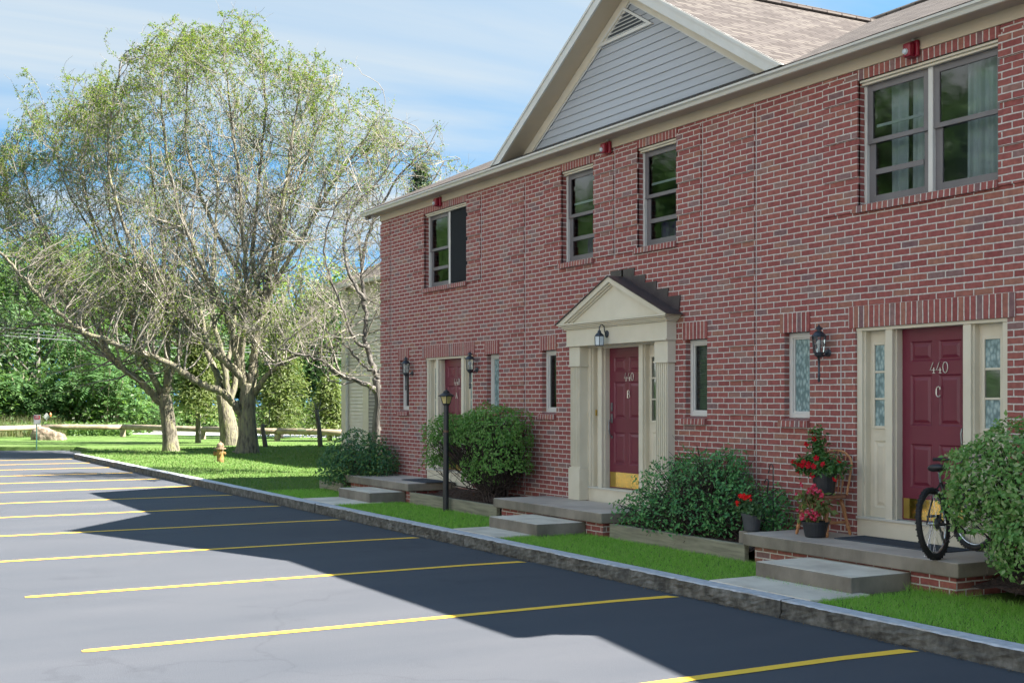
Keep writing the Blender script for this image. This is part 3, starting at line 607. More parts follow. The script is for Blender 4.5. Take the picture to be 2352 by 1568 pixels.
def doorway(cx0, kind, x0, x1, letter, handle_left=True):
    """x0,x1 opening; cx0 left edge of the door leaf"""
    dw = .90; dx0, dx1 = cx0, cx0+dw; z0, z1 = .68, 2.685; yf = FY+.025; yd = FY+.155
    D = MB(); zt = OPEN[kind][3]
    D.box(x0, x1, yf-.012, FY+.2, zt-.035, zt)                       # head
    for a, b in ((x0, x0+.075), (x1-.075, x1), (dx0-.115, dx0-.018), (dx1+.018, dx1+.115)): D.box(a, b, yf, FY+.2, z0-.02, zt-.036)
    for a, b in ((x0+.075, x0+.10), (x1-.10, x1-.075), (dx0-.135, dx0-.115), (dx1+.115, dx1+.135)): D.box(a, b, yf+.03, FY+.2, z0-.02, zt-.036)
    for a, b in ((dx0-.018, dx0), (dx1, dx1+.018)): D.box(a, b, yf+.05, FY+.2, z0-.02, zt-.036)
    D.box(dx0-.018, dx1+.018, yf+.03, FY+.2, z1, zt-.036)
    fr = D.build('door_surround', CREAM, HT, bev=.004)
    MB().box(x0, x1, yf+.0, FY+.23, OPEN[kind][2]+.0, z0-.03).build('base_board', CREAM, fr, bev=.003)
    MB().box(x0, x1, yf-.02, FY+.23, z0-.03, z0-.004).build('threshold', GUTTER, fr, bev=.004)
    for a, b in ((x0+.10, dx0-.135), (dx1+.135, x1-.10)):
        w_ = b-a
        if w_ < .12: continue
        gz0, gz1 = 1.66, 2.53; ga, gb = a+.075, b-.075
        pm = paneled(a, b, z0-.004, zt-.036, FY+.125, [(a+.06, b-.06, z0+.10, 1.50)])
        pm2 = MB(); frame_ring(pm2, ga-.03, gb+.03, gz0-.03, gz1+.03, .03, FY+.108, FY+.1245)
        h = (gz1-gz0)/3
        for q in (1, 2): pm2.box(ga, gb, FY+.112, FY+.1245, gz0+q*h-.011, gz0+q*h+.011)
        sd = pm.build('sidelight', CREAM, HT); pm2.build('muntins', CREAM, sd, bev=.003)
        for q in range(3):
            g = MB(); g.quad((ga, FY+.1235, gz0+q*h), (gb, FY+.1235, gz0+q*h), (gb, FY+.1235, gz0+q*h+h), (ga, FY+.1235, gz0+q*h+h))
            clear = kind == 'dB' or (kind == 'dC' and a > dx1 and q == 1); g.build('pane', FILM if not clear else DKG, sd)
    col = [(dx0+.115, dx0+.405), (dx1-.405, dx1-.115)]; rows = [(z0+.34, z0+.80), (z0+.99, z0+1.52), (z0+1.66, z0+1.87)]
    L = paneled(dx0, dx1, z0, z1, yd, [(a, b, c, d) for a, b in col for c, d in rows])
    L.box(dx0, dx1, yd+.014, yd+.045, z0, z1)
    door = L.build('door', DOORRED, HT)
    glyphs('440', (dx0+dx1)/2+.04, z0+1.535, .11, yd-.008, .0048, NUMM, door, 'house_number')
    glyphs(letter, (dx0+dx1)/2+.03, z0+1.29, .105, yd-.008, .0058, NUMM, door, 'unit_letter')
    MB().box(dx0+.02, dx1-.02, yd-.004, yd-.0005, z0+.012, z0+.225).build('kick_plate', BRASS, door)
    hx = dx0+.065 if handle_left else dx1-.065; H = MB()
    H.lathe([(.026, 0), (.026, .012)], (0, 0, 0), 12)
    V = []
    H = MB(); H.box(hx-.022, hx+.022, yd-.014, yd-.001, z0+.93, z0+1.06); H.box(hx-.02, hx+.02, yd-.016, yd-.001, z0+1.10, z0+1.22)
    H.tube([(hx, yd-.012, z0+.98), (hx, yd-.05, z0+.965), (hx-.004, yd-.058, z0+.92), (hx+.004, yd-.058, z0+.82), (hx+.008, yd-.045, z0+.76), (hx+.006, yd-.012, z0+.73)], [.01, .011, .011, .011, .01, .012], 8)
    H.tube([(hx+.006, yd-.001, z0+.725), (hx+.006, yd-.016, z0+.725)], .022, 10)
    H.build('handle', PEWTER, door, bev=.003)
    return fr
DKG = glassmat('dark_pane', (.3, .34, .34), .9, .22)
doorway(-9.65, 'dC', OPEN['dC'][0], OPEN['dC'][1], 'C', False); doorway(-15.27, 'dB', OPEN['dB'][0], OPEN['dB'][1], 'B'); doorway(-20.74, 'dA', OPEN['dA'][0], OPEN['dA'][1], 'A')
# ---------------------------------------------------------------- portico round the middle door
PL, PRr, PY = -15.96, -13.44, 9.74
P = MB(); P.box(PL, PRr, PY, FY-.001, 2.725, 2.975); P.box(PL-.0, PRr+.0, PY-.012, PY-.0005, 2.725, 2.75)
port = P.build('portico', CREAM, HT, bev=.004)
C_ = MB(); 
for k, (o, a, b) in enumerate(((.03, 2.975, 2.995), (.055, 2.995, 3.02), (.085, 3.02, 3.04), (.11, 3.04, 3.062))): C_.box(PL-o, PRr+o, PY-o, FY-.002, a, b)
C_.build('cornice', CREAM, port, bev=.004)
pc = (PL+PRr)/2; ph = .60; pw = (PRr-PL)/2+.13; ps = ph/pw
P = MB(); P.prism([(pc-pw+.05, 3.063), (pc+pw-.05, 3.063), (pc, 3.063+ph-.03)], PY, FY-.003); P.build('pediment', CREAM, port)
for s in (-1, 1):
    for k, (o0, o1, yo) in enumerate(((.0, .075, .085), (.075, .10, .055), (.10, .125, .025))):
        q = [(pc, 3.063+ph-o0), (pc, 3.063+ph-o1), (pc+s*(pw-o1/ps), 3.063), (pc+s*(pw-o0/ps), 3.063)]
        if s > 0: q = q[::-1]
        q = q[::-1] if s < 0 else q
        mm_ = MB(); mm_.prism(q, PY-yo, PY-.001); mm_.build('raking_cornice', CREAM, port)
    q = [(pc, 3.075+ph), (pc, 3.063+ph+.002), (pc+s*(pw+.02), 3.063-.02*ps+.002), (pc+s*(pw+.05), 3.055)]
    mm_ = MB(); mm_.prism(q, PY-.11, FY-.004); rr = mm_.build('portico_roof', DARKR, port)
fl = MB()
for s in (-1, 1):
    for k in range(5):
        xa = k*.265; za = 3.085+ph-xa*ps
        x_in, x_out = pc+s*(xa-.02), pc+s*(xa+.30)
        q = [(x_in, za-.02), (x_out, za-.02-.3*ps), (x_out-s*.05, za+.125-.13), (x_in-s*.0, za+.125-.13+.0)]
        top = za+.085-.15*ps*0
        q = [(x_in, za-.03), (pc+s*(xa+.27), za-.27*ps), (pc+s*(xa+.30), top-.0), (x_in, top)]
        if s < 0: q = q[::-1]
        fl.prism(q, FY-.012-.0015*k, FY-.003)
fl.build('step_flashing', DARKR, port)
for (a, b) in ((-15.93, -15.64), (-13.76, -13.46)):
    P = MB(); y = PY+.035; P.box(a+.018, b-.018, y+.02, FY+.16, .95, 2.45); nfl = 6; w = (b-a-.036)
    for q in range(nfl+1):
        xx = a+.018+w*q/nfl; P.box(max(a+.018, xx-.011), min(b-.018, xx+.011), y+.006, y+.0195, .97, 2.44)
    P.box(a, b, y-.004, FY+.16, 2.45, 2.724); P.box(a-.012, b+.012, y-.016, FY+.16, 2.432, 2.455)
    P.box(a-.01, b+.01, y-.015, FY+.16, .472, .93); P.box(a-.0, b+.0, y-.004, FY+.16, .9305, .952)
    P.build('pilaster', CREAM, port, bev=.003)
MB().box(-15.58, -15.545, FY+.095, FY+.118, 1.71, 1.80).build('doorbell', BRASS, port, bev=.004)
# ================================================================== PORCH SLABS, STEPS, EDGING
porches = [(-10.93, -7.93, 8.95, .47, 'low concrete porch slab under the chair and the bicycle', (-9.9, -8.56, 8.27, .315), 'wide concrete step below the slab with the bicycle'),
           (-16.7, -13.72, 8.9, .468, 'low concrete porch slab below the pedimented doorway', (-15.55, -14.22, 8.22, .315), 'concrete step leading up to the pedimented doorway'),
           (-22.98, -19.98, 8.97, .49, 'low concrete porch slab farthest along the wall, past the lamp post', (-21.72, -20.25, 8.36, .335), 'concrete step farthest along the wall, beside the dark bush')]
for (x0, x1, yf, zt, lab, stp, slab_) in porches:
    t = thing('porch', lab, 'porch', ((x0+x1)/2, yf, .145), 'concrete porches at the doors')
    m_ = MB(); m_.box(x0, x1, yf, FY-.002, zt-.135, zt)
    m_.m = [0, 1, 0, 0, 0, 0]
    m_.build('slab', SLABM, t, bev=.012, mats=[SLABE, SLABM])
    MB().box(x0+.10, x1-.10, yf+.09, FY-.002, .09, zt-.136).build('brick_base', BRICK, t, uv=uvbox, bev=.004)
    s0, s1, sy, sz = stp
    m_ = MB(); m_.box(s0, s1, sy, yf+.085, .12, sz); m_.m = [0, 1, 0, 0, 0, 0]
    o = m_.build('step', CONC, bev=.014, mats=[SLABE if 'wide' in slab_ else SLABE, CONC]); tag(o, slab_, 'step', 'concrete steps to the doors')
for (x0, x1, y, zt, lab) in ((-13.68, -10.96, 9.0, .335, 'weathered timber edging along the bed with the holly'), (-19.94, -16.76, 8.99, .345, 'weathered timber edging behind the lamp post'), (-24.2, -23.02, 8.9, .33, 'short timber edging under the dark bush at the house corner')):
    m_ = MB(); n = 14
    for i in range(n):
        a, b = x0+(x1-x0)*i/n, x0+(x1-x0)*(i+1)/n
    m_.box(x0, x1, y, y+.07, .10, zt); o = m_.build('timber_edging', TIMBER, bev=.01); tag(o, lab, 'edging', 'timber edgings of the beds')
# door mats
for (x0, x1, y0, y1, z, lab) in ((-10.0, -8.55, 9.42, 9.86, .4705, 'dark grey rubber doormat at the door marked C'), (-21.0, -19.95, 9.3, 9.8, .4905, 'dark doormat half hidden behind the round shrub')):
    m_ = MB(); m_.box(x0, x1, y0, y1, z, z+.012)
    for i in range(int((x1-x0)/.05)): m_.box(x0+.02+i*.05, x0+.05+i*.05, y0+.02, y1-.02, z+.0121, z+.016)
    tag(m_.build('doormat', MATM, bev=.002), lab, 'doormat', 'doormats')
# ================================================================== LAMPS AND SMALL THINGS ON THE WALL
BULB = M('bulb', (.8, .82, .84), None, rough=.2)
FROST = M('frosted_pane', (.50, .56, .60), (.6, .66, .70), 12, .12)
def lantern(loc, label, tilt=0):
    t = thing('wall_lantern', label, 'lantern', loc, 'coach lanterns beside the doors'); t.scale = (.92, .92, .76)
    B = lambda m, n, mat, par=t, **k: m.build(n, mat, par, local=True, **k)
    B(MB().lathe([(.0, 0), (.055, 0), (.06, .008), (.045, .02), (.02, .026)], n=14), 'back_plate', LANTM).rotation_euler = (R(90), 0, 0)
    cy_ = -.15
    B(MB().tube([(0, -.02, 0), (0, -.07, -.045), (0, -.12, -.06), (0, cy_, -.03)], .012, 8), 'arm', LANTM)
    B(MB().lathe([(.02, -.52+.10), (.012, -.40), (.016, -.36), (.022, -.345), (.012, -.33), (.013, -.2), (.016, -.10), (.035, -.075), (.06, -.06), (.05, -.04), (.07, -.025), (.072, -.015)], (0, cy_, .02), 14), 'stem_tail', LANTM, smooth=True)
    B(MB().lathe([(.004, -.455), (.014, -.44), (.018, -.425), (.008, -.41)], (0, cy_, .02), 10), 'tail_finial', LANTM, smooth=True)
    cg = MB(); z0, z1, r0, r1 = 0, .235, .066, .085
    for j in range(6):
        a = 2*math.pi*(j+.5)/6; b = 2*math.pi*(j+1.5)/6
        p0 = (r0*math.cos(a), cy_+r0*math.sin(a), z0); p1 = (r1*math.cos(a), cy_+r1*math.sin(a), z1)
        q0 = (r0*math.cos(b), cy_+r0*math.sin(b), z0); q1 = (r1*math.cos(b), cy_+r1*math.sin(b), z1)
        cg.tube([p0, p1], .005, 4); cg.tube([p0, q0], .005, 4); cg.tube([p1, q1], .005, 4)
    cage = B(cg, 'cage', LANTM)
    gl = MB(); gl.lathe([(r0*.96, .004), (r1*.96, .231)], (0, cy_, 0), 6, rot=math.pi/6); gl.f = gl.f[:6]; gl.m = gl.m[:6]
    B(gl, 'glass', CLEAR, cage)
    B(MB().lathe([(.012, .01), (.014, .09), (.016, .10), (.03, .12), (.032, .15), (.02, .18), (.004, .195)], (0, cy_, 0), 10), 'bulb', BULB, smooth=True)
    B(MB().lathe([(.092, .232), (.094, .24), (.06, .29), (.045, .305), (.022, .318), (.022, .335), (.05, .345), (.048, .355), (.018, .385), (.008, .392), (.011, .405), (.004, .42)], (0, cy_, 0), 12), 'cap', LANTM)
    return t
L0 = lantern((-10.60, FY, 2.465), 'coach lantern between the leaf patterned window and the door marked C')
dup(L0, (-21.84, FY, 2.455), 0, 'coach lantern left of the farthest door, by the house corner')
dup(L0, (-19.16, FY, 2.46), 0, 'coach lantern right of the farthest door, above the round shrub')
dup(L0, (-7.74, FY, 2.47), 0, 'coach lantern cut off by the right edge of the photo')
# lantern on the portico: squat hood under a hooked arm
t = thing('porch_light', 'squat hooded porch light with white glass above the middle door', 'porch light', (-14.86, PY, 2.87))
B = lambda m, n, mat, par=t, **k: m.build(n, mat, par, local=True, **k)
B(MB().lathe([(0, 0), (.05, 0), (.052, .008), (.03, .02)], n=14), 'back_plate', LANTM).rotation_euler = (R(90), 0, 0)
B(MB().tube([(0, -.015, 0), (0, -.04, .03), (0, -.05, .10), (0, -.075, .125), (0, -.11, .12), (0, -.13, .09), (0, -.13, .05)], .008, 8), 'arm', LANTM)
B(MB().lathe([(.072, -.03), (.075, -.022), (.05, .005), (.028, .02), (.026, .03), (.034, .035), (.014, .055), (.006, .062), (.012, .075), (.004, .09)], (0, -.13, -.005), 6, rot=.5), 'cap', LANTM)
g = MB().lathe([(.058, -.165), (.066, -.15), (.07, -.04)], (0, -.13, -.0), 6, rot=.5); B(g, 'glass', FROST)
cg = MB()
for j in range(6):
    a = .5+j*math.pi/3; b = a+math.pi/3
    cg.tube([(.06*math.cos(a), -.13+.06*math.sin(a), -.166), (.069*math.cos(a), -.13+.069*math.sin(a), -.15), (.073*math.cos(a), -.13+.073*math.sin(a), -.038)], .0045, 4)
    cg.tube([(.061*math.cos(a), -.13+.061*math.sin(a), -.166), (.061*math.cos(b), -.13+.061*math.sin(b), -.166)], .0045, 4)
B(cg, 'cage', LANTM)
# fire alarm strobes under the eave
def strobe(loc, label):
    t = thing('fire_alarm', label, 'fire alarm', loc, 'red fire alarms under the eave')
    B = lambda m, n, mat, par=t, **k: m.build(n, mat, par, local=True, **k)
    B(MB().box(-.075, .075, -.045, -.002, -.085, .085), 'base', RED, bev=.012)
    B(MB().box(-.06, .045, -.12, -.0455, -.085, .06), 'housing', RED, bev=.02)
    B(MB().lathe([(.001, .03), (.026, .02), (.034, 0), (.034, -.006)], n=12), 'strobe_lens', FROST).matrix_basis = Matrix.Translation((-.015, -.121, -.03)) @ Matrix.Rotation(R(90), 4, 'X')
    B(MB().tube([(.0, -.03, .085), (0, -.02, .13)], .016, 8), 'conduit', GUTTER)
    return t
S0 = strobe((-9.31, FY-.022, 5.535), 'red fire alarm above the curtained double window')
dup(S0, (-15.02, FY-.022, 5.53), 0, 'red fire alarm between the two tall single windows, below the gable')
dup(S0, (-20.58, FY-.022, 5.53), 0, 'red fire alarm above the farthest upper window near the house corner')
# lamp post
t = thing('lamp_post', 'slim black lamp post with a peaked lantern standing in front of the round shrub', 'lamp post', (-18.33, 8.9, .14))
B = lambda m, n, mat, par=t, **k: m.build(n, mat, par, local=True, **k)
post = B(MB().tube([(0, 0, -.05), (0, 0, .02), (.012, 0, 1.12), (.02, 0, 1.72)], [.05, .05, .043, .041], 16), 'post', BLACKM)
B(MB().lathe([(.0445, 0), (.046, .01), (.046, .025), (.0445, .035)], (.012, 0, 1.28), 16), 'collar', M('rusty_band', (.12, .05, .03), (.2, .1, .06), 30, .7), post)
lan = MB(); r0, r1 = .056, .095
for j in range(4):
    a = math.pi/4+j*math.pi/2+.35; b = a+math.pi/2
    P0 = (.02+r0*math.cos(a), r0*math.sin(a), 1.74); P1 = (.02+r1*math.cos(a), r1*math.sin(a), 1.865); Q0 = (.02+r0*math.cos(b), r0*math.sin(b), 1.74)
    lan.tube([P0, P1], .006, 5); lan.tube([P0, Q0], .006, 5)
lan.lathe([(.05, 1.715), (.06, 1.74)], (.02, 0, 0), 12)
lt = B(lan, 'lantern', BLACKM)
gl = MB().lathe([(r0*.97, 1.742), (r1*.97, 1.863)], (.02, 0, 0), 4, rot=math.pi/4+.35); gl.f = gl.f[:4]; gl.m = gl.m[:4]
B(gl, 'pane', M('amber_pane', (.50, .42, .16), (.58, .5, .22), 9, .18), lt)
B(MB().lathe([(.135, 1.862), (.137, 1.87), (.06, 1.915), (.05, 1.92), (.05, 1.932), (.057, 1.935), (.055, 1.94), (.017, 1.963), (.007, 1.967), (.006, 1.99), (.002, 2.0)], (.02, 0, 0), 16), 'cap', BLACKM, lt)
# ================================================================== CHAIR, POTS, HOOK, BICYCLE
t = thing('wooden_chair', 'honey coloured bow back wooden chair carrying a flower pot', 'chair', (-10.36, 9.60, .47)); t.rotation_euler = (0, 0, R(8))
B = lambda m, n, mat, par=t, **k: m.build(n, mat, par, local=True, **k)
seat = MB(); sp = []
for j in range(28):
    a = 2*math.pi*j/28; sp.append((.225*math.copysign(abs(math.cos(a))**.7, math.cos(a)), .205*math.copysign(abs(math.sin(a))**.75, math.sin(a))))
seat.vprism(sp, .405, .44); B(seat, 'seat', WOODS, bev=.01)
LEGP = [(.012, 0), (.019, .03), (.014, .065), (.023, .08), (.024, .10), (.015, .105), (.024, .112), (.024, .125), (.016, .14), (.017, .20), (.024, .28), (.021, .33), (.024, .337), (.021, .345), (.016, .405)]
for sx in (-1, 1):
    for sy in (-1, 1):
        m = MB(); m.lathe(LEGP, n=12); o = B(m, 'leg', WOODC, smooth=True)
        top = Vector((sx*.14, sy*.12, .41)); bot = Vector((sx*.21, sy*(.19 if sy < 0 else .2), 0)); d = top-bot
        o.rotation_euler = d.to_track_quat('Z', 'Y').to_euler(); o.location = bot
ST = [(.009, 0), (.012, .05), (.018, .13), (.018, .2), (.012, .29), (.009, .34)]
for sx in (-1, 1):
    o = B(MB().lathe(ST, n=10), 'stretcher', WOODC, smooth=True); o.rotation_euler = (R(-90), 0, 0); o.location = (sx*.187, -.17, .145)
o = B(MB().lathe([(r, z*1.06) for r, z in ST], n=10), 'stretcher', WOODC, smooth=True); o.rotation_euler = (0, R(90), 0); o.location = (-.18, 0, .15)
bow = [(-.2, .15, .44), (-.215, .175, .60), (-.228, .195, .75)]+[(-.228*math.cos(a), .195+.035*math.sin(a), .75+.165*math.sin(a)) for a in np.linspace(.25, math.pi-.25, 12)]+[(.228, .195, .75), (.215, .175, .60), (.2, .15, .44)]
B(MB().tube(bow, .013, 10), 'back_bow', WOODC)
for k in range(6):
    x = -.14+.056*k; zt = .75+.165*math.sqrt(max(0, 1-(x/.228)**2)); o = MB()
    o.tube([(x*.8, .165, .44), (x*.85, .172, .52), (x*.88, .176, .56), (x*.9, .18, .60), (x, .195+.03*(zt-.75)/.165, zt)], [.005, .007, .011, .007, .0045], 8); B(o, 'spindle', WOODC)
def leaf_cloud(pts, nrm, ln, wd, rng, jit=.9, fold=.18, droop=0, curl=0):
    """folded leaves at pts facing roughly nrm; returns V (n*6,3) and quads"""
    n = len(pts); nn = nrm+rng.normal(0, jit, (n, 3)); nn /= np.linalg.norm(nn, axis=1)[:, None]+1e-9
    a = rng.normal(0, 1, (n, 3)); a[:, 2] -= droop; u = a-nn*(a*nn).sum(1)[:, None]; u /= np.linalg.norm(u, axis=1)[:, None]+1e-9
    w = np.cross(nn, u); L = ln*rng.uniform(.65, 1.3, n)[:, None]; Wd = wd*rng.uniform(.7, 1.25, n)[:, None]
    base = pts; tip = pts+u*L-nn*L*curl; mid = pts+u*L*.45
    l1 = mid+w*Wd*.5+nn*Wd*fold; r1 = mid-w*Wd*.5+nn*Wd*fold
    V = np.stack([base, r1, tip, l1], 1).reshape(-1, 3)
    F = np.arange(n*4).reshape(n, 4); return V, F
def leaves(name, pts, nrm, ln, wd, mat, par, rng, **k):
    V, F = leaf_cloud(np.asarray(pts), np.asarray(nrm), ln, wd, rng, **k); return raw(name, V, F, mat, par)
L_GER = leafmat('geranium_leaf', [(.035, .085, .03), (.055, .125, .045), (.08, .16, .06)], .25)
L_MAND = leafmat('mandevilla_leaf', [(.03, .09, .022), (.06, .15, .035), (.10, .22, .06)], .3, .3)
L_BEG = leafmat('begonia_leaf', [(.10, .17, .04), (.15, .21, .06), (.19, .17, .07), (.07, .12, .03)], .35)
F_RED = leafmat('red_petal', [(.42, .004, .012), (.55, .008, .02), (.36, .003, .02)], .3, .5, .2, (1.2, .5, .6))
F_PINK = leafmat('pink_petal', [(.62, .08, .17), (.70, .16, .24), (.55, .03, .09), (.5, .02, .04)], .35, .5, .2, (1.2, .7, .8))
F_SCAR = leafmat('scarlet_petal', [(.65, .008, .012), (.75, .02, .02)], .3, .5, .2, (1.2, .5, .5))
def blossoms(name, cs, r, mat, par, rng, petals=5):
    for c in cs:
        V = []; F = []
        nn = Vector((rng.uniform(.0, .8), -1+rng.uniform(-.1, .5), rng.uniform(-.4, .6))).normalized(); u = nn.orthogonal().normalized(); w = nn.cross(u); c = Vector(c)
        ph_ = rng.uniform(0, 6)
        for k in range(petals):
            a = ph_+2*math.pi*k/petals; d = u*math.cos(a)+w*math.sin(a); e = nn.cross(d); b = len(V)
            V += [tuple(c), tuple(c+d*r*.6+e*r*.42+nn*r*.25), tuple(c+d*r*1.05+nn*r*.1), tuple(c+d*r*.6-e*r*.42+nn*r*.25)]; F.append((b, b+1, b+2, b+3))
        b = len(V); V += [tuple(c), tuple(c-nn*r*1.2+u*r*.12), tuple(c-nn*r*1.5), tuple(c-nn*r*1.2-u*r*.12)]; F.append((b, b+1, b+2, b+3))
        raw('blossom', V, F, mat, par)
def pot(prof, c, par, mat, n=24):
    m = MB(); inner = [(r-.006, z) for r, z in prof[::-1]]; m.lathe([(prof[0][0]*.3, prof[0][1])]+prof+[(inner[0][0], inner[0][1])]+[(prof[-1][0]*.9, prof[-1][1]-.03), (.01, prof[-1][1]-.03)], c, n)
    return m.build('pot', mat, par, smooth=False)
rng = np.random.default_rng(3)
# mandevilla on the chair
c = Vector((-10.33, 9.59, .912)); t = thing('potted_plant', 'black pot of red trumpet flowers standing on the wooden chair', 'potted plant', c)
p_ = pot([(.10, 0), (.105, .01), (.128, .205), (.136, .206), (.138, .235)], c, t, POT)
P = []; Nn = []
for (cx_, cy__, cz_, rx, rz, k) in ((-.28, -.03, .31, .13, .08, 260), (-.1, -.02, .33, .16, .10, 420), (.12, -.02, .32, .14, .09, 300), (.22, .0, .30, .08, .08, 120), (-.08, 0, .45, .09, .13, 260), (-.12, 0, .58, .05, .1, 130), (-.13, .0, .69, .03, .05, 45), (.0, -.06, .26, .2, .05, 160)):
    q = rng.normal(0, .5, (k, 3))*np.array([rx, .1, rz]); P.append(q+np.array([c.x+cx_, c.y+cy__, c.z+cz_])); Nn.append(q*np.array([1/rx, 8, 1/rz])+np.array([0, -.3, .8]))
P = np.concatenate(P); Nn = np.concatenate(Nn); leaves('foliage', P, Nn, .062, .026, L_MAND, t, rng, jit=.7)
blossoms('flowers', [c+Vector(q) for q in ((-.14, -.05, .68), (-.09, -.06, .60), (-.21, -.06, .54), (.05, -.16, .40), (.13, -.14, .335), (.02, -.17, .31), (-.16, -.15, .35), (-.17, -.16, .31), (-.28, -.1, .315), (-.30, -.1, .24), (-.41, -.07, .335), (-.08, -.16, .31), (-.0, -.17, .21), (.22, -.05, .18), (.26, -.04, .36), (-.1, -.13, .33), (-.38, -.06, .30))], .036, F_RED, t, rng)
st = MB()
for k in range(9): st.tube([(c.x+rng.uniform(-.06, .06), c.y+rng.uniform(-.05, .05), c.z+.2), (c.x-.1+rng.uniform(-.2, .25), c.y, c.z+.36), (c.x-.11+rng.uniform(-.25, .3), c.y-.02, c.z+.45)], .004, 5)
st.tube([(c.x, c.y, c.z+.2), (c.x-.09, c.y, c.z+.5), (c.x-.13, c.y, c.z+.7)], .004, 5); st.build('stems', L_MAND, t)
# begonia on the slab
c = Vector((-10.22, 9.36, .472)); t = thing('potted_plant', 'low dark bowl of pink begonias on the slab before the chair', 'potted plant', c)
pot([(.10, 0), (.108, .008), (.14, .145), (.15, .147), (.152, .168)], c, t, POT)
P = []; Nn = []
for (cx_, cz_, rx, rz, k) in ((-.03, .26, .12, .08, 90), (-.13, .40, .08, .07, 60), (.1, .36, .1, .08, 60), (.0, .46, .1, .05, 40), (.17, .33, .05, .07, 25)):
    q = rng.normal(0, .55, (k, 3))*np.array([rx, .1, rz]); P.append(q+np.array([c.x+cx_, c.y-.01, c.z+cz_])); Nn.append(q*6+np.array([0, -.4, .5]))
leaves('foliage', np.concatenate(P), np.concatenate(Nn), .075, .045, L_BEG, t, rng, jit=.7, droop=.8)
blossoms('flowers', [c+Vector((rng.uniform(-.14, .13), rng.uniform(-.14, -.03), rng.uniform(.19, .30))) for k in range(34)]+[c+Vector((rng.normal(.03, .05), -.06, rng.normal(.51, .03))) for k in range(20)]+[c+Vector((rng.normal(.14, .035), -.05, rng.normal(.43, .04))) for k in range(12)]+[c+Vector(q) for q in ((-.2, -.02, .56), (-.19, -.02, .54), (-.28, -.02, .44), (-.26, -.02, .27))], .021, F_PINK, t, rng)
st = MB()
for k in range(8): st.tube([(c.x+rng.uniform(-.06, .06), c.y, c.z+.14), (c.x+rng.uniform(-.1, .1), c.y-.02, c.z+.3), (c.x+rng.uniform(-.16, .16), c.y-.03, c.z+.46)], .005, 5)
st.build('stems', M('begonia_stem', (.2, .09, .05), (.28, .16, .07), 9, .6), t)
# geranium by the slab
c = Vector((-11.17, 9.28, .455)); t = thing('potted_plant', 'grey pot of scarlet geraniums in the bed beside the porch slab', 'potted plant', c)
pot([(.085, 0), (.09, .01), (.112, .17), (.12, .172), (.122, .2)], c, t, POTG)
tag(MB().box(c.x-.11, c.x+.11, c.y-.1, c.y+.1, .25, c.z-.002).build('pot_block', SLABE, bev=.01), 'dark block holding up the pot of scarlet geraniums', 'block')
P = []; Nn = []
for (cx_, cz_, rx, rz, k) in ((-.02, .27, .13, .06, 150), (-.17, .25, .09, .07, 90), (.1, .25, .08, .07, 80), (.03, .21, .08, .05, 50)):
    q = rng.normal(0, .55, (k, 3))*np.array([rx, .1, rz]); P.append(q+np.array([c.x+cx_, c.y-.03, c.z+cz_])); Nn.append(q*5+np.array([0, -.5, .6]))
leaves('foliage', np.concatenate(P), np.concatenate(Nn), .05, .05, L_GER, t, rng, jit=.6)
blossoms('flowers', [c+Vector((rng.normal(-.03, .045), rng.normal(-.08, .02), rng.normal(.39, .018))) for k in range(34)]+[c+Vector((rng.normal(-.12, .012), -.1, rng.normal(.305, .01))) for k in range(8)], .02, F_SCAR, t, rng)
st = MB()
for k in range(5): st.tube([(c.x, c.y, c.z+.18), (c.x-.02+.01*k, c.y-.05, c.z+.38)], .0035, 5)
st.build('stems', L_GER, t)
# shepherd's hook
t = thing('garden_hook', 'black iron shepherd hook with two crooks in the bed by the geraniums', 'garden hook', (-11.12, 9.55, .3))
m = MB(); x, y = -11.12, 9.55
m.tube([(x, y, .25), (x, y, 1.16)]+[(x-.032+.032*math.cos(a), y-.0, 1.16+.045*math.sin(a)) for a in np.linspace(.2, 2.6, 8)]+[(x-.07, y, 1.13), (x-.085, y, 1.10)], .0065, 8); m.build('pole', BLACKM, t)
m = MB(); m.tube([(x, y, .80), (x-.09, y-.01, .86), (x-.075, y-.02, .93), (x-.055, y-.02, .99)]+[(x-.085+.03*math.cos(a), y-.02, 1.0+.03*math.sin(a)) for a in np.linspace(0, 2.6, 7)]+[(x-.125, y-.02, .985)], .008, 8); m.build('crook', BLACKM, t)
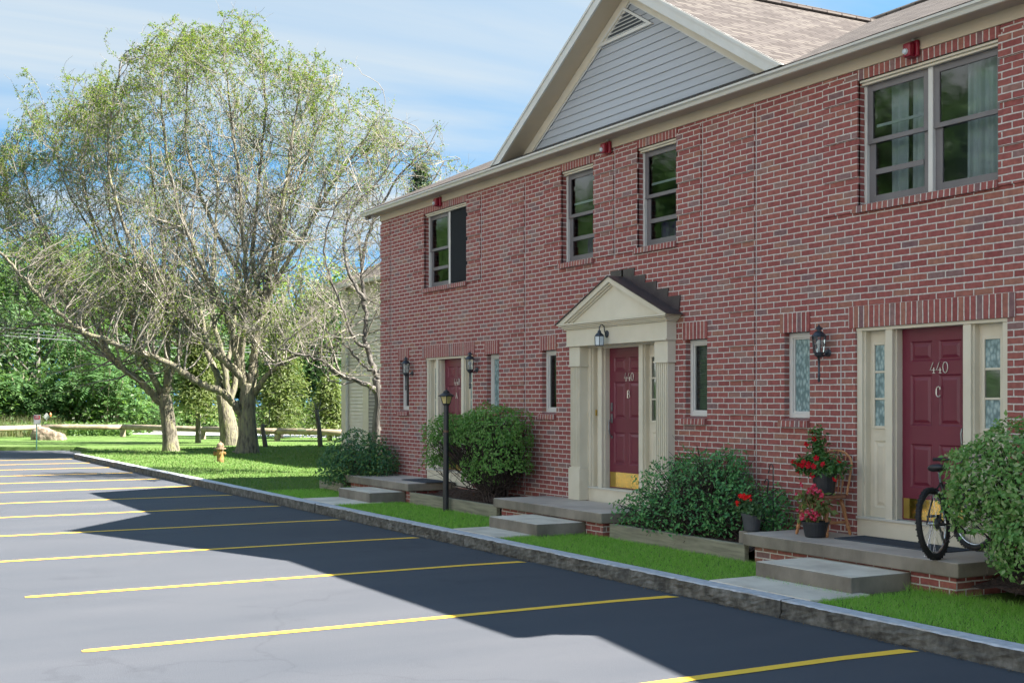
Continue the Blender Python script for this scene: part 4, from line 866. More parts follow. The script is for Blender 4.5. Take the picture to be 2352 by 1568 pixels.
# bicycle: rear wheel on the slab's edge, front turned to the wall
t = thing('bicycle', 'black mountain bicycle on the porch slab half hidden behind the clipped bush', 'bicycle', (-8.215, 8.995, .471))
hd = R(180-71); t.rotation_euler = (R(-6), 0, hd)   # local +x is the way it heads
B = lambda m, n, mat, par=t, **k: m.build(n, mat, par, local=True, **k)
def wheel(cx_, steer=0):
    rad = .302; m = MB(); m.tube([(rad*math.cos(a), 0, rad*math.sin(a)) for a in np.linspace(0, 2*math.pi, 56, endpoint=False)], .027, 12, close=True)
    ty = B(m, 'wheel', RUBBER); ty.location = (cx_, 0, .331); ty.rotation_euler = (0, 0, steer)
    kn = MB()
    for k in range(72):
        a = 2*math.pi*k/72; ca, sa = math.cos(a), math.sin(a)
        for s_ in (-1, 1):
            yy = s_*(.016 if k % 2 else .008); P0 = Vector((ca*.326, yy-.007, sa*.326)); tx = Vector((-sa, 0, ca))*.007; ra = Vector((ca, 0, sa))*.008; yv = Vector((0, .014, 0))
            kn.add([P0-tx, P0+tx, P0+tx+yv, P0-tx+yv, P0-tx+ra, P0+tx+ra, P0+tx+yv+ra, P0-tx+yv+ra], [(4, 5, 6, 7), (0, 1, 5, 4), (1, 2, 6, 5), (2, 3, 7, 6), (3, 0, 4, 7)])
    b2 = lambda mm, n, mat: mm.build(n, mat, ty, local=True)
    def place(o): o.location = (0, 0, 0); return o
    k0 = wloc(ty)
    def sub(mm, n, mat):
        o = raw(n, np.array(mm.v), mm.f, mat); o.parent = ty; return o
    sub(kn, 'tread', RUBBER)
    rm = MB(); rr = []
    for a in np.linspace(0, 2*math.pi, 56, endpoint=False): rr.append((.272*math.cos(a), 0, .272*math.sin(a)))
    rm.tube(rr, .011, 8, close=True); sub(rm, 'rim', CHROME)
    sp = MB()
    for k in range(28):
        a = 2*math.pi*k/28; b = a+(.5 if k % 4 < 2 else -.5); s_ = 1 if k % 2 else -1
        sp.tube([(.02*math.cos(b), s_*.028, .02*math.sin(b)), (.27*math.cos(a), 0, .27*math.sin(a))], .0011, 4, cap=False)
    sub(sp, 'spokes', CHROME)
    hb = MB(); hb.tube([(0, -.05, 0), (0, -.034, 0), (0, -.033, 0), (0, -.027, 0), (0, -.026, 0), (0, .026, 0), (0, .027, 0), (0, .033, 0), (0, .034, 0), (0, .05, 0)], [.006, .008, .022, .022, .014, .014, .022, .022, .008, .006], 12); sub(hb, 'hub', CHROME)
    return ty
wheel(0)
fw_ = wheel(.92, R(62))
f = MB(); bbp = (.41, 0, .295); sc = (.26, 0, .70); hd0, hd1 = (.80, 0, .72), (.835, 0, .60)
f.tube([sc, bbp], .016, 10); f.tube([(.275, 0, .66), hd0], .016, 10); f.tube([bbp, hd1], .019, 10); f.tube([(.79, 0, .76), (.845, 0, .57)], .019, 10)
for s_ in (-1, 1):
    f.tube([(0, s_*.062, .331), (.25, s_*.05, .30), bbp], .009, 8); f.tube([(0, s_*.062, .331), (.10, s_*.055, .48), (.20, s_*.04, .62), (.262, 0, .69)], .0085, 8)
B(f, 'frame', BLACKM)
f = MB(); f.tube([(.845, 0, .57), (.86, 0, .52)], .02, 8)
for s_ in (-1, 1): f.tube([(.86, s_*.055, .53), (.955, s_*.055, .335)], .014, 8)
B(f, 'fork', CHROME)
f = MB(); f.tube([sc, (.24, 0, .80)], .013, 8); f.lathe([(.0, 0)], n=3) if False else None
B(f, 'seat_post', CHROME)
sad = MB(); V = []; prof = [(-.055, .070, 0), (-.03, .082, .012), (.02, .075, .006), (.08, .045, -.004), (.15, .022, -.004), (.21, .016, -.01)]
K = 10
for (x, hw, dz) in prof:
    for j in range(K):
        a = 2*math.pi*j/K; V.append((.21+x, hw*math.cos(a), .835+dz+.028*math.sin(a)*(1 if math.sin(a) > 0 else 1.2)))
sad.v = V
for i in range(len(prof)-1):
    for j in range(K): sad.f.append((i*K+j, i*K+(j+1) % K, (i+1)*K+(j+1) % K, (i+1)*K+j)); sad.m.append(0)
sad.f += [tuple(range(K-1, -1, -1)), tuple((len(prof)-1)*K+j for j in range(K))]; sad.m += [0, 0]
B(sad, 'saddle', BLACKM, smooth=True)
f = MB(); f.tube([(.79, 0, .76), (.78, 0, .86), (.83, 0, .90)], .014, 8); f.tube([(.80, -.28, .915), (.83, -.1, .90), (.83, .1, .90), (.80, .28, .915)], .012, 8); B(f, 'handlebar', BLACKM)
f = MB()
for s_ in (-1, 1): f.tube([(.80, s_*.29, .916), (.815, s_*.17, .906)], .017, 8)
B(f, 'grip', RUBBER)
cs = MB()
for k, r in enumerate((.055, .048, .041, .034, .028)): cs.tube([(0, -.036-.004*k, .331), (0, -.039-.004*k, .331)], r, 20)
B(cs, 'cassette', PEWTER)
sg = MB(); sg.tube([(.062*math.cos(a), -.031, .331+.062*math.sin(a)) for a in np.linspace(0, 6.283, 24, endpoint=False)], .003, 6, close=True); B(sg, 'spoke_guard', M('lime_plastic', (.45, .6, .02), None, rough=.4))
dr = MB(); dr.tube([(.0, -.055, .30), (.02, -.06, .24), (.045, -.06, .17)], .011, 6); dr.tube([(.03, -.06, .235), (.03, -.066, .235)], .024, 10); dr.tube([(.05, -.06, .165), (.05, -.066, .165)], .024, 10); B(dr, 'derailleur', PEWTER)
ch = MB(); ch.tube([(0, -.052, .385), (.41, -.05, .375)], .004, 5); ch.tube([(.05, -.06, .143), (.41, -.05, .22)], .004, 5); B(ch, 'chain', BLACKM)
ck = MB(); ck.tube([(.41, -.045, .295), (.41, -.05, .295)], .085, 24); ck.tube([(.41, -.06, .295), (.53, -.075, .21)], .011, 8); ck.tube([(.41, .06, .295), (.29, .075, .38)], .011, 8); B(ck, 'crank', BLACKM)
for q, (x, y, z) in enumerate(((.53, -.12, .205), (.29, .12, .385))): B(MB().box(x-.045, x+.045, y-.045, y+.045, z-.011, z+.011), 'pedal', RUBBER, bev=.004)
B(MB().tube([(.13, .06, .33), (.10, .16, .02)], .008, 6), 'kickstand', CHROME)
B(MB().box(.10, .125, -.045, .045, .60, .62), 'brake', CHROME, bev=.004)
# ================================================================== PLANTS
def limb_mesh(m, pts, r0, r1, n=8, flare=0):
    k = len(pts); rad = [r0+(r1-r0)*(i/(k-1))**.8 for i in range(k)]
    if flare: rad[0] *= 1+flare; 
    m.tube(pts, rad, n, cap=True)
def smoothline(pts, sub=4):
    P = [Vector(p) for p in pts]; Q = []
    for i in range(len(P)-1):
        a = P[max(i-1, 0)]; b = P[i]; c = P[i+1]; d = P[min(i+2, len(P)-1)]
        for k in range(sub):
            t = k/sub; Q.append(.5*((2*b)+(c-a)*t+(2*a-5*b+4*c-d)*t*t+(3*b-a-3*c+d)*t**3))
    Q.append(P[-1]); return Q
def twigs_np(name, segs, mat, par):
    """segs: list of (polyline (k,3), r0, r1); three sided tubes in one mesh"""
    V = []; F = []; b = 0
    for P, r0, r1 in segs:
        P = np.asarray(P); k = len(P); d = np.gradient(P, axis=0); d /= np.linalg.norm(d, axis=1)[:, None]+1e-9
        ref = np.array([.3, .9, .31]) if abs(d[0, 1]) < .8 else np.array([1., 0, 0])
        u = np.cross(d, ref); u /= np.linalg.norm(u, axis=1)[:, None]+1e-9; w = np.cross(d, u)
        rr = np.linspace(r0, r1, k)[:, None]
        ring = np.stack([P+(u*math.cos(a)+w*math.sin(a))*rr for a in (0, 2.094, 4.189)], 1)
        V.append(ring.reshape(-1, 3)); i = np.arange(k-1)[:, None]*3; j = np.arange(3)[None, :]; j2 = (j+1) % 3
        F.append(np.stack([b+i+j, b+i+j2, b+i+3+j2, b+i+3+j], -1).reshape(-1, 4)); b += 3*k
    return raw(name, np.concatenate(V), np.concatenate(F), mat, par, True)
def grow(p, d, L, step, rng, up=.15, wob=.25, env=None):
    n = max(2, int(L/step)); P = [p]; d = d/np.linalg.norm(d)
    for _ in range(n):
        d = d+rng.normal(0, wob, 3)*.5+np.array([0, 0, up])*.3; 
        if env is not None:
            q = (P[-1]-env[0])/env[1]; e = q@q
            if e > .8: d = d-(q/math.sqrt(e))*min(e-.8, .55)
        d /= np.linalg.norm(d); P.append(P[-1]+d*step*L/(n*step))
    return np.array(P)
L_TREE = leafmat('tree_leaf', [(0.102, 0.183, 0.020), (0.130, 0.214, 0.027), (0.158, 0.234, 0.038), (0.192, 0.238, 0.055), (0.184, 0.191, 0.055), (0.075, 0.150, 0.017)], .55, .5, .3)
def tree(name, label, loc, trunk, limbs, env, n2, n3, leafn, group=None, seed=1, twig_r=.007, leaf=.085, bark=BARK, topleaf=.6, l2=(1.4, 3.4), l3=(.6, 1.5), up=.34, cat='tree', s0=.3):
    rng = np.random.default_rng(seed); t = thing(name, label, cat, loc, group)
    tm = MB(); pts = smoothline(trunk[0], 4); k = len(pts); ra = np.interp(np.linspace(0, 1, k), np.linspace(0, 1, len(trunk[1])), trunk[1]); tm.tube(pts, list(ra), 14)
    limbpts = []
    for P, r0, r1 in limbs:
        q = smoothline(P, 5); q = [v+Vector(rng.normal(0, .02, 3)) if 0 < i < len(q)-1 else v for i, v in enumerate(q)]
        limb_mesh(tm, q, r0, r1, 9); limbpts.append((np.array([tuple(v) for v in q]), r0, r1))
    tm.build('trunk', bark, t, smooth=True)
    segs2 = []; segs3 = []; LP = []; LN = []
    tot = sum(np.linalg.norm(np.diff(q[0], axis=0), axis=1).sum() for q in limbpts)
    for P, r0, r1 in limbpts:
        ln = np.linalg.norm(np.diff(P, axis=0), axis=1).sum(); c2 = max(2, int(n2*ln/tot)); k = len(P)
        for s in np.concatenate([rng.uniform(s0, 1, c2), [1, 1]]):
            i = min(int(s*(k-1)), k-2); f = s*(k-1)-i; p = P[i]*(1-f)+P[i+1]*f; d = P[i+1]-P[i]; d /= np.linalg.norm(d)
            dd = d*.55+rng.normal(0, .8, 3)+np.array([0, 0, .12]); L = rng.uniform(*l2)*(1.15-.4*s)
            rr = max(.012, (r0+(r1-r0)*s)*.45); B = grow(p, dd, L, .28, rng, up, .28, env); segs2.append((B, min(rr, .045), .010))
            c3 = rng.poisson(n3)
            for s3 in np.concatenate([rng.uniform(.12, 1, c3), [1.]]):
                j = min(int(s3*(len(B)-1)), len(B)-2); f3 = s3*(len(B)-1)-j; p3 = B[j]*(1-f3)+B[j+1]*f3; d3 = B[j+1]-B[j]; d3 /= np.linalg.norm(d3)+1e-9
                T = grow(p3, d3*.7+rng.normal(0, .6, 3), rng.uniform(*l3)*(1.1-.4*s3), .16, rng, up*1.0, .22, env); segs3.append((T, twig_r*1.25, twig_r*.55))
                for _ in range(rng.poisson(2.2)):
                    i4 = rng.integers(1, len(T)); segs3.append((grow(T[i4], rng.normal(0, 1, 3)+np.array([0, 0, .2]), rng.uniform(.2, .5), .12, rng, 0, .3), twig_r*.75, twig_r*.5))
                q = (T[-1]-env[0])/env[1]; e = math.sqrt(q@q); hz = q[2]
                lam = leafn*(topleaf*max(.0, hz+.35)+(1-topleaf)*.9)*(e**1.5*1.2+.2)
                c = rng.poisson(lam)
                if c:
                    tt = rng.uniform(.2, 1, c)*(len(T)-1); ii = np.minimum(tt.astype(int), len(T)-2); ff = (tt-ii)[:, None]
                    LP.append(T[ii]*(1-ff)+T[ii+1]*ff+rng.normal(0, .035, (c, 3))); LN.append(rng.normal(0, 1, (c, 3))+np.array([0, 0, .6]))
    twigs_np('branches', segs2+segs3, TWIG, t)
    LP = np.concatenate(LP); LN = np.concatenate(LN); leaves('foliage', LP, LN, leaf, leaf*.42, L_TREE, t, rng, jit=.3, droop=.4, fold=.1)
    return t, len(LP), len(segs3)
def line(t, pts, dd=0):
    k = len(pts); return [at(x, y, t+(dd*i/(k-1) if not hasattr(dd, '__len__') else np.interp(i/(k-1), np.linspace(0, 1, len(dd)), dd))) for i, (x, y) in enumerate(pts)]
def envl(px, py, t, hw, hh, dep):
    c = at(px, py, t); return (np.array(c), np.array([hw, dep if dep else hw, hh]))
T1, T2, T3 = 44.6, 42.9, 50.4
info = []
info.append(tree('shade_tree', 'left tree of the lawn group, leaning trunk, sparse small leaves, bare low limbs', gnd(392, T1),
    (line(T1, [(393, 1040), (391, 1010), (387, 975), (381, 930), (376, 905)]), [.33, .27, .25, .24, .2]),
    [(line(T1, [(376, 908), (384, 890), (386, 863), (384, 825), (385, 763), (380, 713), (375, 675), (377, 625), (370, 520), (350, 420), (345, 330)], -.6), .17, .03),
     (line(T1, [(386, 866), (392, 858), (407, 828), (414, 795), (402, 763), (400, 728), (392, 695), (395, 640), (410, 560), (430, 470)], .8), .12, .03),
     (line(T1, [(372, 905), (357, 875), (342, 848), (327, 823), (320, 785), (305, 725), (282, 683), (267, 640), (240, 560), (200, 470), (185, 390)], -1.0), .14, .025),
     (line(T1, [(371, 925), (352, 908), (327, 880), (307, 865), (285, 848), (265, 825), (240, 802), (205, 771), (160, 700), (120, 640), (100, 560), (60, 450)], -2.4), .16, .03),
     (line(T1, [(340, 846), (322, 800), (270, 740), (215, 690), (140, 620), (60, 560), (-20, 500)], 1.6), .09, .02),
     (line(T1, [(384, 770), (340, 690), (290, 600), (255, 490), (250, 400), (258, 320)], 2.5), .09, .02),
     (line(T1, [(205, 771), (120, 745), (60, 750), (-10, 765)], -1), .06, .015),
     (line(T1, [(250, 808), (190, 690), (130, 590), (85, 490), (55, 400), (40, 330)], 1.5), .08, .015),
     (line(T1, [(265, 640), (190, 500), (140, 400), (125, 300)], -.5), .05, .012),
     (line(T1, [(120, 640), (45, 540), (0, 450), (-20, 370)], 2.0), .05, .012),
     (line(T1, [(300, 700), (230, 560), (195, 430), (205, 310), (235, 200)], 2.2), .06, .012)],
    envl(228, 580, T1, 6.0, 5.8, 4.6), 370, 6.8, 21, None, 5, leaf=.085))
info.append(tree('shade_tree', 'largest tree of the lawn group, wide many limbed crown above the hydrant', gnd(567, T2),
    (line(T2, [(566, 1046), (568, 1036), (569, 1000), (567, 960), (569, 915), (572, 880)], 0), [.52, .42, .32, .30, .27, .24]),
    [(line(T2, [(572, 885), (580, 860), (583, 838), (588, 788), (597, 740), (606, 690), (618, 630), (634, 550), (650, 470), (662, 390), (672, 300), (690, 210)], .6), .20, .03),
     (line(T2, [(566, 900), (555, 866), (527, 838), (495, 810), (465, 780), (440, 748), (415, 715), (385, 685), (362, 660), (335, 620), (290, 530), (255, 420), (250, 300), (275, 160)], -1.6), .17, .03),
     (line(T2, [(562, 890), (553, 838), (556, 788), (562, 725), (567, 663), (563, 600), (556, 500), (545, 380), (530, 270), (520, 160)], -.4), .16, .025),
     (line(T2, [(558, 880), (545, 830), (533, 765), (515, 718), (495, 680), (477, 643), (445, 570), (410, 470), (385, 360), (370, 250), (375, 160)], -1.2), .13, .025),
     (line(T2, [(585, 905), (592, 893), (607, 868), (627, 848), (657, 828), (685, 813), (720, 818), (750, 790), (800, 750), (830, 690)], -2), .12, .02),
     (line(T2, [(562, 968), (550, 945), (532, 920), (507, 898), (470, 885), (440, 868), (405, 845), (365, 824), (327, 814), (300, 807), (262, 790), (201, 764), (163, 742), (128, 713), (93, 682), (58, 644), (20, 600), (-25, 560)], -3.2), .15, .04),
     (line(T2, [(600, 720), (630, 650), (680, 570), (730, 480), (780, 400), (830, 330), (860, 280)], -1), .11, .02),
     (line(T2, [(594, 750), (620, 680), (640, 600), (660, 500), (700, 380), (740, 270), (770, 190)], 2.5), .10, .02),
     (line(T2, [(604, 695), (580, 600), (590, 480), (600, 350), (610, 230), (600, 140)], 1.5), .10, .02),
     (line(T2, [(555, 640), (500, 540), (455, 430), (425, 310), (430, 190), (412, 80)], 2.2), .09, .02)],
    envl(540, 440, T2, 6.6, 5.45, 4.8), 450, 7.2, 22, None, 9, twig_r=.0075, leaf=.088))
info.append(tree('shade_tree', 'darker twin stemmed tree standing behind the largest lawn tree', gnd(527, T3),
    (line(T3, [(527, 1026), (527, 1000), (522, 965), (515, 930), (508, 905)]), [.42, .38, .34, .27, .2]),
    [(line(T3, [(509, 910), (503, 880), (495, 850), (477, 813), (470, 760), (455, 690), (440, 600), (400, 500), (350, 400)], 1), .18, .03),
     (line(T3, [(525, 985), (522, 900), (517, 850), (505, 790), (490, 740), (487, 663), (492, 560), (500, 430), (470, 300)], 0), .17, .03),
     (line(T3, [(524, 940), (540, 880), (545, 800), (560, 720), (600, 620), (640, 500), (690, 400)], 2), .15, .03),
     (line(T3, [(517, 850), (535, 770), (540, 700), (545, 600), (560, 470), (590, 330)], 3), .11, .02)],
    envl(520, 520, T3, 6.0, 6.0, 4.5), 110, 6.5, 9.0, None, 21, s0=.45))
TC = 31.0
info.append(tree('corner_tree', 'slender rough barked tree beside the brick house corner, crown over the far roof', gnd(866, TC),
    (line(TC, [(866, 1050), (867, 1000), (868, 960), (872, 925), (868, 890), (866, 872)]), [.155, .135, .13, .12, .115, .10]),
    [(line(TC, [(868, 905), (850, 886), (825, 876), (790, 866), (757, 845), (735, 826), (690, 815), (640, 800)], -1), .075, .02),
     (line(TC, [(866, 876), (860, 850), (848, 812), (838, 780), (842, 720), (830, 640), (840, 560), (870, 480), (920, 400), (985, 340)], 1.0), .085, .02),
     (line(TC, [(867, 870), (880, 845), (900, 815), (905, 760), (890, 690), (895, 600), (935, 500), (990, 420), (1020, 370)], 1.6), .08, .015),
     (line(TC, [(845, 800), (810, 775), (790, 720), (760, 640), (745, 560), (770, 480), (820, 420)], -.5), .05, .012),
     (line(TC, [(862, 855), (835, 840), (800, 800), (760, 770), (720, 730), (680, 700)], .8), .045, .012),
     (line(TC, [(838, 690), (800, 620), (790, 540), (820, 470), (880, 400), (930, 330)], .8), .05, .012)],
    envl(850, 580, TC, 2.1, 3.3, 2.0), 150, 5.5, 7, None, 33, twig_r=.005, leaf=.065, bark=BARKG, l2=(.7, 1.9), l3=(.3, .9), topleaf=.45))
# ---------------------------------------------------------------- the wood beyond the road
L_WOOD = [leafmat('wood_leaf_mid', [(0.066, 0.129, 0.039), (0.096, 0.175, 0.052), (0.131, 0.220, 0.064)], .45),
          leafmat('wood_leaf_dark', [(0.040, 0.093, 0.032), (0.065, 0.129, 0.043), (0.090, 0.166, 0.051)], .4),
          leafmat('wood_leaf_bright', [(0.163, 0.245, 0.057), (0.212, 0.287, 0.072), (0.260, 0.331, 0.100)], .5)]
L_SUMAC = leafmat('sumac_leaf', [(.07, .16, .05), (.10, .20, .07), (.14, .25, .10)], .45)
L_CEDAR = leafmat('cedar_spray', [(.10, .15, .035), (.14, .185, .05), (.17, .20, .07), (.075, .12, .035)], .4)
L_PINE = leafmat('pine_needles', [(.03, .06, .03), (.045, .08, .035)], .25)
def crown_points(c, rad, n, rng, lumps=14, flat=0):
    c = np.array(c); rad = np.array(rad); d = rng.normal(0, 1, (lumps, 3)); d /= np.linalg.norm(d, axis=1)[:, None]; cen = d*rng.uniform(.35, .85, (lumps, 1)); lr = rng.uniform(.3, .52, lumps)
    k = rng.integers(0, lumps, n); v = rng.normal(0, 1, (n, 3)); v /= np.linalg.norm(v, axis=1)[:, None]; v[:, 2] = np.abs(v[:, 2])*.9*np.where(rng.random(n) < .75, 1, -1)
    v /= np.linalg.norm(v, axis=1)[:, None]
    P = cen[k]+v*(lr[k]*rng.uniform(.75, 1.03, n))[:, None]; return c+P*rad, v
def wood_tree(name, label, px, t, ztop, zbot, hw, n, mat, size, seed, group, cat='tree', lumps=16):
    rng = np.random.default_rng(seed); b = gnd(px, t, .1); tr = thing(name, label, cat, b, group)
    m = MB(); m.tube([(b.x, b.y, -.1), (b.x+.1, b.y, (ztop+zbot)*.3), (b.x-.1, b.y+.1, ztop*.75)], [.28, .2, .06], 8)
    for k in range(4): a = rng.uniform(0, 6.28); z = ztop*rng.uniform(.3, .6); m.tube([(b.x, b.y, z), (b.x+math.cos(a)*hw*.4, b.y+math.sin(a)*hw*.4, z+1.2), (b.x+math.cos(a)*hw*.7, b.y+math.sin(a)*hw*.7, z+2.2)], [.1, .07, .02], 6)
    m.build('trunk', BARKG, tr, smooth=True)
    P, Nn = crown_points((b.x, b.y, (ztop+zbot)/2), (hw/1.15, hw/1.15, (ztop-zbot)/2/1.15), n, rng, lumps)
    P[:, 2] = np.maximum(P[:, 2], .1)
    leaves('crown', P, Nn+np.array([0, 0, .5]), size, size*.6, mat, tr, rng, jit=.55); return tr
wt = [(-60, 84, 13.5, 2.0, 5.5, 0), (40, 80, 15.3, 2.5, 5.2, 0), (150, 86, 15.5, 2, 5.5, 1), (250, 82, 13.6, 1.5, 4.6, 0), (345, 88, 12.5, 1, 5.2, 1), (430, 84, 10.8, .5, 4.4, 0), (520, 90, 11.6, .5, 5.2, 1), (610, 86, 11.5, .5, 4.4, 2), (690, 88, 14.5, .5, 4.6, 2), (770, 84, 11.5, .5, 4.2, 0), (860, 90, 13, 1, 5, 1), (-20, 74, 9.5, .3, 3.6, 1), (85, 73, 8.2, .3, 3.2, 1), (185, 77, 9.2, .2, 3.6, 0), (300, 78, 7.6, .1, 3.2, 1), (390, 82, 7.4, .1, 3.2, 1), (480, 84, 7.2, .1, 3.3, 1), (570, 84, 7.0, .1, 3.2, 1), (660, 83, 6.8, .1, 3.2, 1), (750, 84, 7.4, .1, 3.4, 1), (-90, 72, 8, .2, 3.4, 0), (20, 96, 15, .2, 5.5, 1), (120, 98, 15.5, .2, 5.5, 1), (220, 97, 15, .2, 5.2, 1), (-60, 94, 14, .2, 5.5, 1), (320, 98, 13, .2, 5, 1), (420, 98, 12, .2, 5, 1), (520, 100, 12, .2, 5, 1), (620, 99, 12, .2, 5, 1), (10, 71, 4.2, .1, 2.6, 0), (235, 74, 5.2, .1, 2.6, 1)]
wl = ['tall leafy tree rising above the woodland edge', 'dark dense tree in the woodland behind the road', 'pale yellow green tree in the woodland behind the lawn']
for i, (px, t, zt, zb, hw, k) in enumerate(wt):
    wood_tree('woodland_tree', wl[k], px, t, zt, zb, hw, int(2300*hw/3), L_WOOD[k], .36 if t > 78 else .30, 100+i, 'trees of the wood beyond the road')
# sumac thickets by the fence, cedars near the road
for i, (px, t, zt, zb, hw, n, lab) in enumerate(((175, 70, 6.6, .6, 2.6, 3600, 'tall sumac with drooping bright leaves behind the fence, over bare stems'), (255, 69, 4.6, .7, 1.9, 2400, 'rounded bright sumac just left of the leaning lawn tree'), (45, 70, 4.4, .2, 2.2, 2400, 'low bright sumac behind the tall grass at the left edge'), (345, 72, 2.6, .1, 1.7, 1400, 'low dark green shrub behind the leaning tree trunk'), (120, 69, 2.9, .2, 1.6, 1400, 'dark low shrub behind the parking sign'))):
    rng = np.random.default_rng(60+i); b = gnd(px, t, .1); tr = thing('sumac', lab, 'shrub', b, 'shrubs behind the log fence'); m = MB()
    for k in range(7):
        a = rng.uniform(0, 6.28); x = b.x+rng.uniform(-.5, .5); y = b.y+rng.uniform(-.5, .5); m.tube([(x, y, 0), (x+.2*math.cos(a), y+.2*math.sin(a), zt*.35), (x+hw*.5*math.cos(a), y+hw*.5*math.sin(a), zt*.8)], [.045, .035, .012], 6)
    m.build('stems', M('pale_stem', (.25, .2, .14), (.36, .3, .22), 6, .9) if 'pale_stem' not in MATS else MATS['pale_stem'], tr)
    P, Nn = crown_points((b.x, b.y, (zt+zb)/2), (hw/1.1, hw/1.1, (zt-zb)/2/1.1), n//6, rng, 12); P[:, 2] = np.maximum(P[:, 2], .3)
    # pinnate fronds: leaflets in two drooping rows
    LP = []; LN = []; U = []
    for p, v in zip(P, Nn):
        d = v*np.array([1, 1, .3])+rng.normal(0, .35, 3); d[2] = max(d[2], -.2); d /= np.linalg.norm(d); L = rng.uniform(.5, .9)
        for q in range(9):
            s = (q//2+.6)/4.6; side = np.cross(d, [0, 0, 1.]); side /= np.linalg.norm(side)+1e-6; c = p+d*L*s+np.array([0, 0, -.35*s*s*L]); LP.append(c); LN.append(np.array([0, 0, 1.])+d*.3); U.append(side*(1 if q % 2 else -1)*.9+d*.45-np.array([0, 0, .35]))
    LP = np.array(LP); LN = np.array(LN); U = np.array(U); U /= np.linalg.norm(U, axis=1)[:, None]; LN = LN/np.linalg.norm(LN, axis=1)[:, None]; w = np.cross(LN, U); w /= np.linalg.norm(w, axis=1)[:, None]
    l, wd = .30, .10; V = np.stack([LP, LP+U*l*.4+w*wd*.5, LP+U*l, LP+U*l*.4-w*wd*.5], 1).reshape(-1, 3)
    raw('foliage', V, np.arange(len(V)).reshape(-1, 4), L_SUMAC if i in (0, 1, 2) else L_WOOD[1], tr)
def cedar(px, t, ztop, zbot, hw, n, seed, lab, mat=L_CEDAR, trunk_r=.13, zt2=None, name='cedar', lean=0):
    rng = np.random.default_rng(seed); b = gnd(px, t, .1); tr = thing(name, lab, 'tree', b, 'evergreens near the road'); m = MB()
    m.tube([(b.x, b.y, 0), (b.x+lean, b.y, zbot), (b.x+lean*1.3, b.y, ztop*.9)], [trunk_r, trunk_r*.8, .03], 8); seg = []
    P = []; Nn = []
    for k in range(n):
        h = rng.random()**.8; z = zbot+(ztop-zbot)*h; r = hw*(1-h)**.7*rng.uniform(.3, 1)+.1; a = rng.uniform(0, 6.28); d = np.array([math.cos(a), math.sin(a), -.12])
        c = np.array([b.x+lean, b.y, z])
        if k % 9 == 0: m.tube([c, c+d*r*.9], [.03, .008], 5)
        for q in range(18):
            P.append(c+d*r*rng.uniform(.3, 1.05)+rng.normal(0, .14, 3)); Nn.append(np.array([d[0]*.5, d[1]*.5, .8]))
    m.build('trunk', BARKG, tr, smooth=True)
    leaves('crown', np.array(P), np.array(Nn), .24, .06, mat, tr, rng, jit=.45, droop=.3); return tr
cedar(455, 53, 5.2, 1.3, 1.9, 520, 71, 'feathery cedar with a bare trunk between the two lawn trees', zt2=1)
cedar(645, 60, 5.6, .5, 2.0, 620, 72, 'bright feathery cedar right of the largest lawn tree')
cedar(757, 56, 2.8, .5, 1.5, 330, 73, 'low spreading cedar beside the beige building')
cedar(965, 62, 13.5, 4, 2.6, 700, 74, 'dark pine top showing above the brick house roof corner', L_PINE, .2)
# dead stump posts on the lawn
rng = np.random.default_rng(8)
b = gnd(735, 48.5); t = thing('dead_tree', 'thin bare grey trunk with dead side twigs near the beige building', 'dead tree', b); m = MB()
m.tube(line(48.5, [(736, 1027), (733, 985), (729, 955), (727, 940)]), [.10, .085, .08, .07], 9)
for q in ([(728, 945), (715, 942), (700, 935)], [(727, 942), (722, 925), (710, 915)], [(729, 946), (745, 938), (765, 930)], [(728, 950), (735, 930), (738, 915)]): m.tube(line(48.5, q, .4), [.03, .02, .008], 6)
m.build('trunk', BARKG, t, smooth=True)
b = gnd(606, 48.5); t = thing('tree_stump', 'short broken grey stump right of the largest lawn tree', 'stump', b); m = MB()
m.tube(line(48.5, [(610, 1028), (606, 1000), (603, 985), (604, 973)]), [.10, .085, .085, .06], 9); m.tube(line(48.5, [(604, 980), (612, 976), (618, 974), (619, 940)]), [.04, .03, .02, .012], 6); m.build('trunk', BARKG, t, smooth=True)
# ---------------------------------------------------------------- clipped and loose shrubs near the house
L_BURN = leafmat('burning_bush_leaf', [(0.093, 0.216, 0.051), (0.129, 0.287, 0.071), (0.172, 0.345, 0.086), (0.230, 0.374, 0.129)], .35, .5, .2)
L_BURN2 = leafmat('near_bush_leaf', [(0.105, 0.232, 0.060), (0.149, 0.314, 0.090), (0.209, 0.374, 0.120), (0.359, 0.404, 0.224)], .35, .45, .25)
L_HOLLY = leafmat('holly_leaf', [(0.055, 0.182, 0.064), (0.082, 0.255, 0.091), (0.118, 0.319, 0.109), (0.182, 0.382, 0.127)], .22, .35, .3)
L_DARKB = leafmat('dark_bush_leaf', [(0.031, 0.109, 0.055), (0.050, 0.149, 0.070), (0.078, 0.187, 0.070), (0.156, 0.265, 0.070)], .22, .35, .3)
WOODT = M('shrub_wood', (.035, .025, .022), (.075, .055, .045), 20, .9)
